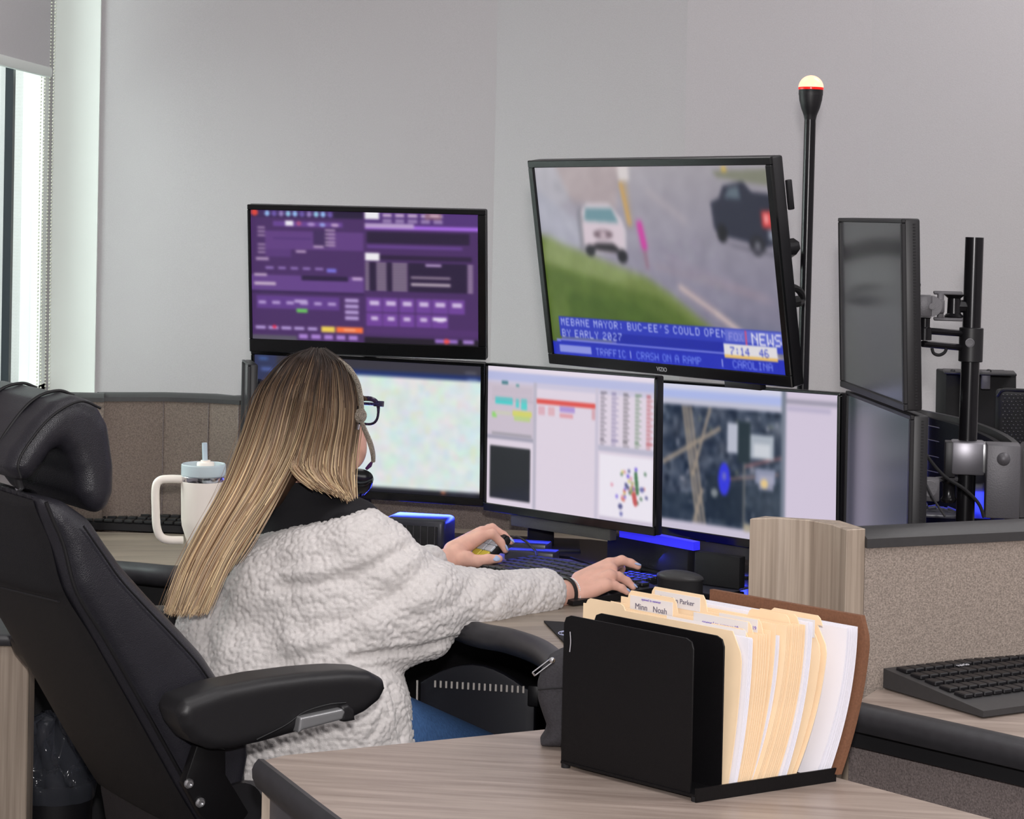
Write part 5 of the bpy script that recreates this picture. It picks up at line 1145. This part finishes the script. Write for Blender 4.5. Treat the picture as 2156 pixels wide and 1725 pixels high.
MB().lathe(NP(505, 1705, -.02), [(.045, 0), (.045, .03)], 28, CL).build('recline_hub', M_['black'], ch)
MB().lathe(NP(492, 1716, -.022), [(.006, 0), (.007, .004)], 16, -CL).build('hub_bolt', M_['screw'], ch)
# lower back bulge, seat and base
lb = [(455, 1775), (490, 1768), (560, 1800), (640, 1850), (640, 1960), (520, 1960), (470, 1870)]
soft('lumbar_cover', [('x', [NP(x, y, .0) + CL * .02 for x, y in lb], CL * .47, .03)], .007, .012, M_['leather'], ch, sm=3)
sc_ = CP * V(1, 1, 0) + CL * .26 + CFw * .44; sc_[2] = .42
soft('seat', [('b', sc_, (.27, .25, .06), np.array([CFw, CL, ZA]), .05), ('e', sc_ + V(0, 0, .03), (.24, .22, .06), np.array([CFw, CL, ZA]))], .01, .02, M_['leather'], ch, sm=2)
MB().tube([V(sc_[0], sc_[1], .36), V(sc_[0], sc_[1], .10)], .03, 20).build('gas_column', M_['pole'], ch)
for k in range(5):
    a_ = k * 2 * math.pi / 5 + .3; d_ = V(math.cos(a_), math.sin(a_), 0); e_ = V(sc_[0], sc_[1], 0) + d_ * .31
    MB().tube([V(sc_[0], sc_[1], .12), e_ + V(0, 0, .075)], [.026, .018], 10).build('star_leg', M_['black'], ch)
    MB().lathe(e_ + V(0, 0, .03) + np.cross(d_, ZA) * -.02, [(.028, 0), (.030, .005), (.030, .035), (.028, .04)], 20, np.cross(d_, ZA)).build('caster', M_['black'], ch)
# ------------------------------------------------------------------ the seated woman
HD = 4.40
ps = thing('person', V(*G(620, 1725, .3)[:2], 0) * 0 + V(P(640, 1600, 4.3)[0], P(640, 1600, 4.3)[1], 0), 'seated person with long straight blond hair and cream boucle cardigan, typing', 'person')
az = math.radians(56); hf = V(math.cos(az), math.sin(az), 0); hr = V(math.sin(az), -math.cos(az), 0)
tl = math.radians(8); hz = unit(ZA - hf * -math.sin(tl) * 1 * .0 + hf * .10); hfd = unit(hf - hz * (hf @ hz)); HA = np.array([hfd, hr, hz])
hc = P(668, 862, HD)                                   # middle of the head
H = lambda f, r, z: hc + hfd * f + hr * r + hz * z
head = [('e', H(-.012, 0, .012), (.090, .070, .090), HA), ('e', H(.030, 0, -.035), (.062, .062, .075), HA), ('e', H(.050, 0, -.085), (.036, .038, .034), HA),
        ('e', H(.040, .045, -.042), (.040, .032, .042), HA), ('e', H(.042, -.040, -.040), (.040, .030, .042), HA), ('e', H(.055, 0, .025), (.035, .052, .04), HA), ('e', H(.050, .050, -.072), (.034, .030, .042), HA), ('e', H(.050, -.043, -.068), (.034, .028, .040), HA),
        ('c', H(.085, 0, .0), H(.112, 0, -.034), .008, .0115), ('e', H(.098, .009, -.038), (.010, .008, .007), HA), ('e', H(.098, -.009, -.038), (.010, .008, .007), HA),
        ('e', H(.088, 0, -.060), (.012, .022, .0055), HA), ('e', H(.086, 0, -.070), (.012, .019, .0065), HA),
        ('e', H(-.005, .077, -.008), (.018, .006, .030), HA), ('e', H(-.005, -.077, -.008), (.018, .006, .030), HA),
        ('c', H(-.02, 0, -.06), P(645, 1085, 4.42), .052, .058)]
cuts = [('e', H(.098, .032, .004), (.014, .019, .012), HA), ('e', H(.098, -.032, .004), (.014, .019, .012), HA)]
bv, bf = [], []; nb = 0
def addb(v, f):
    global nb
    bv.append(v); bf.append(f + nb); nb += len(v)
v, f = sdf_mesh(head, .0032, .012, cuts); addb(relax(v, f, 1), f)
RS, LS = P(742, 1128, 4.32), P(490, 1150, 4.52)       # shoulders
RE, LE = P(955, 1262, 4.34), P(720, 1250, 4.74)       # elbows
RW, LW = P(1196, 1250, 4.545), P(938, 1182, 4.86)     # wrists
hip = P(655, 1640, 4.33); hipR, hipL = hip + hr * .09, hip - hr * .09
kr_, kl_ = P(1065, 1640, 4.60), P(990, 1615, 4.86)
torso = [('c', RS, LS, .052, .052), ('e', (RS + LS) / 2 + V(0.01, .02, -.13), (.15, .11, .17), np.array([unit(RS - LS), unit(np.cross(ZA, RS - LS)), ZA])),
         ('c', (RS + LS) / 2 - V(0, 0, .2), hip, .12, .14), ('c', hipR, kr_, .085, .06), ('c', hipL, kl_, .085, .06), ('c', P(645, 1040, 4.42), P(645, 1120, 4.43), .055, .07),
         ('c', RS, RE, .046, .038), ('c', LS, LE, .046, .038), ('c', RE, RW, .036, .026), ('c', LE, LW, .036, .026),
         ('c', kr_, V(kr_[0] + .02, kr_[1] + .0, .12), .055, .036), ('c', kl_, V(kl_[0] + .02, kl_[1], .12), .055, .036)]
v, f = sdf_mesh(torso, .009, .03); addb(relax(v, f, 1), f)
# --- right hand (palm down on the keys, little finger towards the viewer)
def q_(x, y, D): return P(x, y, D)
rh = [('c', RW - unit(RW - RE) * .03, RW, .028, .026), ('c', RW, q_(1228, 1243, 4.555), .026, .026),
      ('c', q_(1222, 1222, 4.575), q_(1283, 1190, 4.60), .019, .0150), ('c', q_(1222, 1232, 4.56), q_(1285, 1200, 4.585), .022, .0150),
      ('c', q_(1225, 1245, 4.55), q_(1284, 1214, 4.56), .022, .0145), ('c', q_(1222, 1250, 4.54), q_(1276, 1232, 4.54), .020, .0135)]
def finger(pts, r0, r1):
    n = len(pts); return [('c', pts[i], pts[i + 1], r0 + (r1 - r0) * i / (n - 1), r0 + (r1 - r0) * (i + 1) / (n - 1)) for i in range(n - 1)]
rfi = [finger([q_(1283, 1188, 4.60), q_(1309, 1180, 4.61), q_(1328, 1186, 4.615), q_(1343, 1193, 4.615)], .0108, .0070),
       finger([q_(1285, 1200, 4.59), q_(1302, 1189, 4.64), q_(1308, 1198, 4.66), q_(1307, 1208, 4.665)], .0105, .0068),
       finger([q_(1284, 1214, 4.56), q_(1302, 1214, 4.57), q_(1320, 1224, 4.575), q_(1333, 1236, 4.575)], .0105, .0068),
       finger([q_(1277, 1232, 4.54), q_(1294, 1233, 4.545), q_(1309, 1239, 4.545), q_(1320, 1247, 4.545)], .0098, .0064),
       finger([q_(1230, 1245, 4.585), q_(1255, 1250, 4.64), q_(1282, 1250, 4.66), q_(1296, 1252, 4.665)], .013, .0078)]
v, f = sdf_mesh(rh + sum(rfi, []), .0018, .0045, pad=.012); addb(relax(v, f, 1), f)
lh = [('c', LW - unit(LW - LE) * .03, LW, .027, .025), ('c', LW, q_(962, 1168, 4.87), .025, .025),
      ('c', q_(955, 1160, 4.88), q_(1014, 1122, 4.92), .021, .0140), ('c', q_(955, 1162, 4.88), q_(1010, 1131, 4.895), .022, .0145),
      ('c', q_(955, 1158, 4.90), q_(1008, 1124, 4.94), .020, .0135), ('c', q_(955, 1160, 4.91), q_(1003, 1128, 4.96), .018, .012), ('c', q_(952, 1180, 4.86), q_(985, 1176, 4.85), .020, .016)]
lfi = [finger([q_(1010, 1130, 4.895), q_(1037, 1124, 4.90), q_(1054, 1142, 4.905), q_(1064, 1159, 4.905)], .0112, .0070),
       finger([q_(1014, 1121, 4.92), q_(1036, 1112, 4.93), q_(1060, 1127, 4.935), q_(1076, 1141, 4.935)], .0108, .0070),
       finger([q_(1008, 1123, 4.94), q_(1030, 1113, 4.955), q_(1050, 1132, 4.965), q_(1060, 1150, 4.965)], .0104, .0068),
       finger([q_(1003, 1128, 4.96), q_(1020, 1124, 4.98), q_(1034, 1140, 4.99), q_(1042, 1156, 4.99)], .0095, .0062),
       finger([q_(972, 1180, 4.85), q_(1005, 1182, 4.845), q_(1028, 1178, 4.845), q_(1050, 1177, 4.845)], .0148, .0088)]
v, f = sdf_mesh(lh + sum(lfi, []), .0018, .0045, pad=.012); addb(relax(v, f, 1), f)
body = link('body', np.concatenate(bv), np.concatenate(bf), M_['skin'], ps, True)
def nail(c, d, up, w_, l_):
    d = unit(d); up = unit(up - d * (up @ d)); s_ = np.cross(d, up)
    MB().sphere(np.asarray(c) + up * .0002, (l_, w_, .0022), [d, s_, up], 3).build('nail', M_['nail'], body)
nv = unit(CC - q_(1343, 1190, 4.6))
up_ = unit(ZA * .8 + nv * .5)
nail(q_(1343, 1188.5, 4.61), V(.9, .1, -.25), unit(ZA + nv * .1), .0050, .0075)
nail(q_(1311, 1205, 4.658), V(.3, .1, -.9), V(1, -.3, .2), .0045, .006)
nail(q_(1338, 1234, 4.572), V(.7, .1, -.6), unit(ZA + V(.5, 0, 0)), .0042, .006)
nail(q_(1323, 1243, 4.543), V(.7, .1, -.6), unit(ZA + V(.5, 0, 0)), .0040, .0055)
nail(q_(1078, 1138, 4.93), V(.7, .0, -.65), V(.7, -.1, .7), .0046, .0078)
nail(q_(1067, 1154, 4.898), V(.35, .0, -.9), V(.9, -.25, .3), .0046, .0078)
nail(q_(1045, 1176, 4.838), V(1, 0, -.05), unit(nv + ZA * .5), .0068, .0088)
for s_ in (1, -1):
    MB().sphere(H(.088, s_ * .032, .004), .0115, k=3).build('eye', mat('eye_white', (235, 232, 228), .2), ps)
    MB().tube([H(.094, s_ * .014, .026), H(.096, s_ * .032, .031), H(.086, s_ * .050, .026)], .003, 8).build('eyebrow', mat('eyebrow', (70, 50, 36), .8), ps)
MB().sphere(H(.0965, 0, -.065), (.006, .021, .007), HA, 3).build('lips', mat('lips', (190, 110, 108), .4), ps)

# --- black shirt
sh = [('c', RS + V(0, 0, -.004), LS, .062, .062), ('e', (RS + LS) / 2 + V(0.01, .02, -.13), (.165, .125, .19), np.array([unit(RS - LS), unit(np.cross(ZA, RS - LS)), ZA])),
      ('c', (RS + LS) / 2 - V(0, 0, .2), hip, .13, .145), ('c', P(640, 1040, 4.41), P(640, 1110, 4.42), .066, .09), ('c', P(650, 1050, 4.40), RS, .055, .062), ('c', P(620, 1060, 4.42), LS, .055, .06),
      ('c', RS, RS * .9 + RE * .1, .058, .04), ('c', LS, LS * .6 + LE * .4, .058, .05)]
def wrinkle(v, n):
    px = proj_(v); d = pdist(px[:, :2], [(690, 1092), (712, 1078), (740, 1072), (760, 1080)]); near = (n @ unit(V(0, -1, .2))) > 0
    return v - n * (np.exp(-(d / 6) ** 2) * .005 * near)[:, None]
def proj_(v):
    w_ = v - CC; D = w_ @ CF; return np.stack([CX + F * (w_ @ CR) / D, PY - F * (w_ @ CU) / D, D], 1)
def pdist(p_, pl):
    d = np.full(len(p_), 1e9); pl = [np.array(q, float) for q in pl]
    for a, b in zip(pl[:-1], pl[1:]):
        ab = b - a; t = np.clip(((p_ - a) @ ab) / (ab @ ab), 0, 1); d = np.minimum(d, np.linalg.norm(p_ - a - t[:, None] * ab, axis=1))
    return d
soft('shirt', sh, .006, .03, M_['shirt'], ps, cuts=[('p', P(645, 978, 4.4), unit(V(.05, .1, 1)))], sm=2, post=wrinkle)
# --- jeans and shoes
soft('jeans', [('c', P(745, 1525, 4.26), P(1000, 1618, 4.52), .088, .076), ('c', hipR, kr_, .098, .074), ('c', hipL, kl_, .098, .074), ('c', hipR, hipL, .13, .13), ('c', kr_, V(kr_[0] + .02, kr_[1], .12), .068, .05), ('c', kl_, V(kl_[0] + .02, kl_[1], .12), .068, .05)], .007, .02, M_['denim'], ps, sm=2)
for k_ in (kr_, kl_):
    soft('shoe', [('c', V(k_[0], k_[1] - .0, .045), V(k_[0] + .10, k_[1] + .13, .035), .042, .034), ('c', V(k_[0] + .02, k_[1], .05), V(k_[0] + .02, k_[1], .11), .04, .038)], .005, .02, M_['black'], ps, sm=2)

# --- boucle cardigan
def q(x, y, D): return P(x, y, D)
kn = [('e', q(500, 1260, 4.44), (.115, .11, .12), np.eye(3)), ('e', q(470, 1350, 4.38), (.095, .10, .11), np.eye(3)), ('e', q(600, 1250, 4.37), (.13, .13, .13), np.eye(3)), ('e', q(690, 1215, 4.33), (.12, .115, .13), np.eye(3)),
      ('e', q(560, 1400, 4.36), (.145, .14, .14), np.eye(3)), ('e', q(700, 1360, 4.32), (.14, .13, .14), np.eye(3)), ('e', q(620, 1520, 4.32), (.16, .15, .15), np.eye(3)),
      ('e', q(720, 1500, 4.28), (.13, .13, .13), np.eye(3)), ('c', q(700, 1600, 4.3), q(600, 1620, 4.33), .15, .15), ('c', q(790, 1480, 4.27), q(800, 1640, 4.27), .045, .06),
      ('c', q(772, 1430, 4.28), q(800, 1560, 4.27), .04, .062),
      ('c', q(748, 1146, 4.29), q(870, 1262, 4.31), .070, .086), ('c', q(774, 1122, 4.285), q(800, 1150, 4.30), .040, .055), ('c', q(870, 1262, 4.31), q(1010, 1266, 4.38), .080, .057), ('c', q(1010, 1266, 4.38), q(1143, 1248, 4.49), .055, .0465),
      ('c', q(780, 1310, 4.28), q(900, 1318, 4.31), .085, .055), ('c', q(760, 1350, 4.28), q(835, 1360, 4.29), .06, .04), ('c', q(800, 1385, 4.285), q(905, 1352, 4.31), .020, .030),
      ('c', q(775, 1120, 4.31), q(800, 1135, 4.36), .030, .034), ('c', q(800, 1140, 4.40), q(850, 1180, 4.50), .036, .040),
      ('c', LS + V(0, 0, -.03), LE, .07, .058), ('c', LE, q(905, 1186, 4.84), .056, .036), ('c', q(470, 1190, 4.52), q(760, 1130, 4.34), .035, .03)]
rim0, rim1 = q(478, 1168, 4.2), q(752, 1089, 4.2); rn = unit(np.cross(unit(rim1 - rim0), V(0, 1, 0))); rn = rn if rn[2] > 0 else -rn
_jit = np.random.default_rng(5).random((64, 64, 64, 3))
def nubs(v, cell):
    c = np.floor(v / cell).astype(int); d = np.full(len(v), 9.0)
    for i in (-1, 0, 1):
        for j in (-1, 0, 1):
            for k in (-1, 0, 1):
                cc = c + (i, j, k); s_ = (cc + _jit[cc[:, 0] % 64, cc[:, 1] % 64, cc[:, 2] % 64] * .8 + .1) * cell
                d = np.minimum(d, np.linalg.norm(v - s_, axis=1))
    return np.sqrt(np.clip(1 - (d / (cell * .78)) ** 2, 0, 1))
FOLDS = [([(853, 1156), (795, 1190), (737, 1216), (664, 1231), (592, 1234)], 13, .013), ([(911, 1185), (853, 1240), (780, 1283), (708, 1312), (635, 1327)], 17, .016), ([(957, 1347), (882, 1367), (795, 1376), (740, 1384)], 8, .012),
         ([(824, 1445), (838, 1495), (847, 1558)], 7, .007), ([(809, 1509), (780, 1553)], 8, .007), ([(1000, 1225), (960, 1270), (880, 1300)], 14, .007), ([(1080, 1215), (1040, 1262)], 12, .006), ([(1140, 1225), (1118, 1270)], 9, .005),
         ([(700, 1160), (620, 1185), (540, 1196)], 14, .006), ([(760, 1330), (680, 1372), (600, 1392)], 15, .008), ([(470, 1260), (430, 1330), (440, 1390)], 14, .008), ([(560, 1290), (500, 1350)], 16, .007)]
def boucle(v, n):
    px = proj_(v); near = np.clip((n @ unit(V(0, -1, .25))) * 2 + .2, 0, 1)
    for pl, wd, dp in FOLDS:
        dp = dp * .6
        d = pdist(px[:, :2], pl); v = v - n * ((np.exp(-(d / wd) ** 2) * dp - np.exp(-((d - wd * 2) / wd) ** 2) * dp * .35) * near)[:, None]
    return v + n * ((nubs(v, .0088) - .6) * .0052)[:, None]
soft('cardigan', kn, .0031, .022, M_['knit'], ps, cuts=[('p', rim0, rn)], sm=2, post=boucle)

# --- hair: many tapered strands following guide locks over a scalp cap
dg = lambda d: HD + (d - 4.35) * .85
def G3(rows): return [spline([P(x, y, dg(d)) for x, y, d in r], 5) for r in rows]
back_ = G3([[(655, 742, 4.46), (612, 760, 4.50), (568, 805, 4.49), (545, 855, 4.46), (518, 935, 4.42), (482, 1025, 4.36), (436, 1110, 4.28), (392, 1195, 4.21), (356, 1282, 4.16)],
            [(652, 738, 4.40), (602, 760, 4.42), (562, 808, 4.40), (540, 860, 4.36), (512, 940, 4.33), (476, 1030, 4.29), (430, 1112, 4.23), (386, 1200, 4.16), (354, 1288, 4.12)],
            [(655, 737, 4.35), (620, 757, 4.29), (585, 808, 4.25), (567, 865, 4.235), (537, 950, 4.225), (502, 1030, 4.2), (455, 1112, 4.16), (410, 1198, 4.11), (376, 1293, 4.08)],
            [(660, 736, 4.31), (640, 760, 4.245), (618, 815, 4.21), (604, 868, 4.205), (584, 950, 4.195), (545, 1035, 4.175), (497, 1112, 4.14), (447, 1200, 4.09), (404, 1292, 4.06)],
            [(668, 738, 4.31), (668, 765, 4.235), (656, 820, 4.20), (645, 875, 4.20), (622, 945, 4.20), (580, 1025, 4.19), (528, 1105, 4.15), (480, 1180, 4.11), (434, 1290, 4.07)]])
frnt = G3([[(666, 738, 4.31), (662, 772, 4.235), (650, 825, 4.20), (640, 880, 4.20), (624, 935, 4.20), (614, 975, 4.20), (628, 1000, 4.185), (655, 1022, 4.17)],
           [(675, 737, 4.32), (690, 772, 4.25), (690, 835, 4.215), (684, 895, 4.21), (672, 950, 4.21), (668, 990, 4.20), (684, 1018, 4.18), (703, 1036, 4.17)],
           [(680, 737, 4.34), (716, 772, 4.28), (728, 832, 4.25), (728, 890, 4.245), (719, 950, 4.25), (716, 1000, 4.24), (722, 1030, 4.22), (730, 1048, 4.21)],
           [(686, 738, 4.38), (735, 778, 4.34), (752, 832, 4.32), (752, 890, 4.32), (745, 950, 4.31), (741, 1000, 4.29), (742, 1035, 4.27), (744, 1062, 4.26)]])
under = G3([[(668, 745, 4.33), (660, 830, 4.24), (640, 900, 4.23), (600, 980, 4.22), (560, 1060, 4.19), (505, 1130, 4.16), (465, 1200, 4.13), (436, 1262, 4.10)],
            [(668, 745, 4.33), (664, 830, 4.25), (648, 900, 4.24), (615, 975, 4.23), (578, 1050, 4.2), (545, 1110, 4.18), (520, 1150, 4.16), (498, 1178, 4.15)]])
farside = G3([[(655, 742, 4.46), (612, 760, 4.50), (568, 805, 4.50), (548, 860, 4.48), (530, 935, 4.46), (505, 1010, 4.46), (485, 1080, 4.47), (475, 1140, 4.47)],
              [(662, 742, 4.46), (640, 762, 4.53), (612, 808, 4.56), (598, 860, 4.57), (590, 935, 4.56), (580, 1010, 4.55), (570, 1080, 4.54), (565, 1140, 4.53)]])
def lock(guides, N, jit, r0, seed, tipv=.06, w0=0, w1=1):
    g_ = np.random.default_rng(seed); gd = np.array(guides); ng = len(gd); m = gd.shape[1]; out = []
    for s_ in range(N):
        u = (w0 + (w1 - w0) * g_.random()) * (ng - 1); i = min(int(u), ng - 2); t = u - i
        c = gd[i] * (1 - t) + gd[i + 1] * t
        w_ = np.linspace(0, 1, m)[:, None]; off = g_.normal(0, 1, 3) * jit
        cl = np.sin(w_ * g_.uniform(2, 5) + g_.uniform(0, 6)) * g_.normal(0, 1, 3) * .0012
        L = 1 - g_.random() ** 2 * tipv; k = np.linspace(0, (m - 1) * L, m); k0 = np.minimum(k.astype(int), m - 2); kk = (k - k0)[:, None]
        c = c + off * (.25 + .75 * np.minimum(w_ * 3, 1)) + cl; c = c[k0] * (1 - kk) + c[k0 + 1] * kk
        out.append((c, r0 * g_.uniform(.7, 1.3)))
    return out
strands = lock(back_, 3600, .0038, .0009, 1) + lock(frnt, 2300, .0034, .0009, 2, .10) + lock(under, 160, .004, .0009, 3, .5) + lock(farside, 500, .006, .0016, 4)
strands += lock(back_, 40, .012, .0004, 7, .1) + lock(frnt, 30, .009, .0004, 8, .2)
HV, HF, HC = [], [], []; nn = 0; g_ = np.random.default_rng(9)
dark, mid, blond, ash = lin((44, 31, 24)), lin((138, 107, 80)), lin((230, 203, 162)), lin((188, 162, 136))
for c, r in strands:
    m = len(c); t = np.gradient(c, axis=0); t /= np.linalg.norm(t, axis=1)[:, None] + 1e-9
    u = np.cross(t, V(.2, 1, .1)); u /= np.linalg.norm(u, axis=1)[:, None]; w_ = np.cross(t, u)
    x = np.linspace(0, 1, m); rr = (r * np.minimum(1, (1.02 - x) * 9) ** .5)[:, None]
    ring = [c + rr * (math.cos(a_) * u + math.sin(a_) * w_) for a_ in (0, 2.09, 4.19)]
    HV.append(np.stack(ring, 1).reshape(-1, 3)); i = np.arange(m - 1)[:, None] * 3
    for k in range(3): HF.append(np.concatenate([i + k, i + (k + 1) % 3, i + 3 + (k + 1) % 3, i + 3 + k], 1) + nn)
    nn += 3 * m
    z = proj_(c)[:, 1]; X = proj_(c)[:, 0]
    L_ = np.clip(np.concatenate([[0], np.cumsum(np.linalg.norm(np.diff(c, axis=0), axis=1))]) / .34, 0, 1)   # distance from the roots
    b = g_.random(); tone = g_.normal(0, .16)
    k = np.clip(L_ * 1.5 - .40 + tone, 0, 1)[:, None]; tip = blond if b < .42 else (ash if b < .75 else mid)
    col = dark * (1 - k) ** 1.4 + (1 - (1 - k) ** 1.4) * (mid * (1 - k) + tip * k)
    col = col * g_.choice([g_.uniform(.5, .8), g_.uniform(.85, 1.1), g_.uniform(1.1, 1.45)]); HC.append(np.repeat(col, 3, 0))
M_['hair'] = vcol_mat('hair_strands', .42, spec=.45)
hair = link('hair', np.concatenate(HV), np.concatenate(HF), M_['hair'], ps, True, np.concatenate(HC))
M_['cap_hair'] = mat('hair_under', (70, 50, 38), .6, noise=(60, .3, (1, 1, .1), 3))
soft('hair_cap', [('e', H(-.020, 0, .018), (.090, .076, .092), HA), ('c', P(640, 880, HD - .03), P(560, 1020, HD - .04), .070, .045), ('c', P(560, 1020, HD - .04), P(420, 1230, HD - .16), .040, .018), ('c', P(690, 880, HD - .03), P(700, 990, HD - .05), .05, .028)], .005, .02, M_['cap_hair'], ps, sm=2, cuts=[('e', H(.10, 0, -.03), (.075, .10, .10), HA)])

# ------------------------------------------------------------------ worn things
gl = thing('glasses', H(.12, 0, .0), 'dark tortoiseshell glasses worn by the seated person', 'glasses')
go = P(776, 874, HD + .02); ge = H(.118, .032, .004)
for s_ in (1, -1):
    c_ = H(.116, s_ * .036, .000); ring = []
    for t in np.linspace(0, 2 * math.pi, 33)[:-1]:
        cx, cz = math.cos(t), math.sin(t); ex = abs(cx) ** .75 * np.sign(cx) * .030; ez = abs(cz) ** .75 * np.sign(cz) * .025 + .002
        ring.append(c_ + hr * ex * 1.0 + hz * ez - hfd * (abs(s_ * .036 + ex) * .12))
    ring = np.array(ring); rm_ = MB().tube(ring, [.0026 + .0024 * max(0, math.sin(t)) for t in np.linspace(0, 2 * math.pi, 33)[:-1]], 8, closed=True).build('rim', M_['tortoise'], gl)
    MB().prism([c_ + (p_ - c_) * .98 for p_ in ring[::1]], hfd * .0015).build('lens', M_['lens'], rm_, False)
    MB().box(c_ + hr * s_ * .034 + hz * .019 - hfd * .014, HA, (.014, .0028, .0055), .001).build('temple_hinge', M_['tortoise'], gl)
    MB().tube([c_ + hr * s_ * .036 + hz * .018 - hfd * .02, H(.02, s_ * .078, .018), H(-.03, s_ * .080, .0), H(-.05, s_ * .078, -.02)], .0028, 8).build('temple', M_['tortoise'], gl)
MB().tube([H(.117, -.008, .008), H(.121, 0, .012), H(.117, .008, .008)], .0022, 8).build('bridge', M_['tortoise'], gl)
hs_ = thing('headset', H(0, .08, -.01), 'glittery silver headset with boom microphone worn by the seated person', 'headset')
dh = HD - .02
bpts = [(712, 759, dh - .02), (736, 778, dh - .03), (752, 805, dh - .03), (759, 835, dh - .03), (761, 862, dh - .03)]
MB().tube(spline([P(x, y, d) for x, y, d in bpts], 6), .0052, 10).build('headband', M_['glitter'], hs_)
MB().tube(spline([H(.02, -.082, -.01), H(.02, -.080, .05), H(.02, -.050, .090), H(.03, -.01, .100), P(692, 752, 4.42), P(712, 759, HD - .04)], 6), .0045, 10).build('headband_far', M_['glitter'], hs_)
ec = P(759, 876, dh - .035); ed = unit(V(.6, -.75, 0))
MB().lathe(ec - ed * .006, [(.010, 0), (.0135, .002), (.0135, .008), (.011, .010), (.0085, .010), (.008, .013), (.002, .0135)], 28, ed).build('ear_cap', M_['glitter'], hs_)
MB().lathe(ec - ed * .022, [(.020, 0), (.021, .006), (.018, .014)], 28, ed).build('ear_cushion', M_['black'], hs_)
MB().tube([P(753, 893, dh - .03), P(751, 904, dh - .03)], .0045, 8).build('ear_hinge', M_['chrome'], hs_)
MB().tube(spline([P(762, 890, dh - .035), P(770, 910, dh - .03), P(779, 932, dh - .01), P(785, 955, dh + .02), P(786, 972, dh + .03)], 6), [.0040 + .0012 * math.sin(3.1 * t) for t in np.linspace(0, 1, 25)], 8).build('boom', M_['glitter'], hs_)
MB().tube([P(785, 970, dh + .03), P(779, 980, dh + .032), P(771, 988, dh + .034)], [.0015, .0042, .003], 8).build('microphone', mat('mic_tip', (70, 24, 84), .5), hs_)
# wristband and pearl bracelet
wa = unit(RW - RE); ux = unit(np.cross(wa, ZA)); uz = np.cross(ux, wa)
def bring(c, r, k): return [c + r * (math.cos(t) * ux + math.sin(t) * uz) for t in np.linspace(0, 2 * math.pi, k + 1)[:-1]]
wb = P(1191, 1250, 4.54)
mb = MB().tube(np.array(bring(wb, .0305, 28)), .0038, 8, closed=True); tag(mb.build('wristband', M_['black'], None), 'black band at the right cuff of the seated person', 'wristband')
mb = MB(); bc2 = P(1199, 1251, 4.545)
for p_ in bring(bc2, .0312, 52): mb.sphere(p_, .0023, k=1)
tag(mb.build('bead_bracelet', mat('pearl', (232, 226, 226), .25), None), 'white bead bracelet on the right wrist of the seated person', 'bracelet')
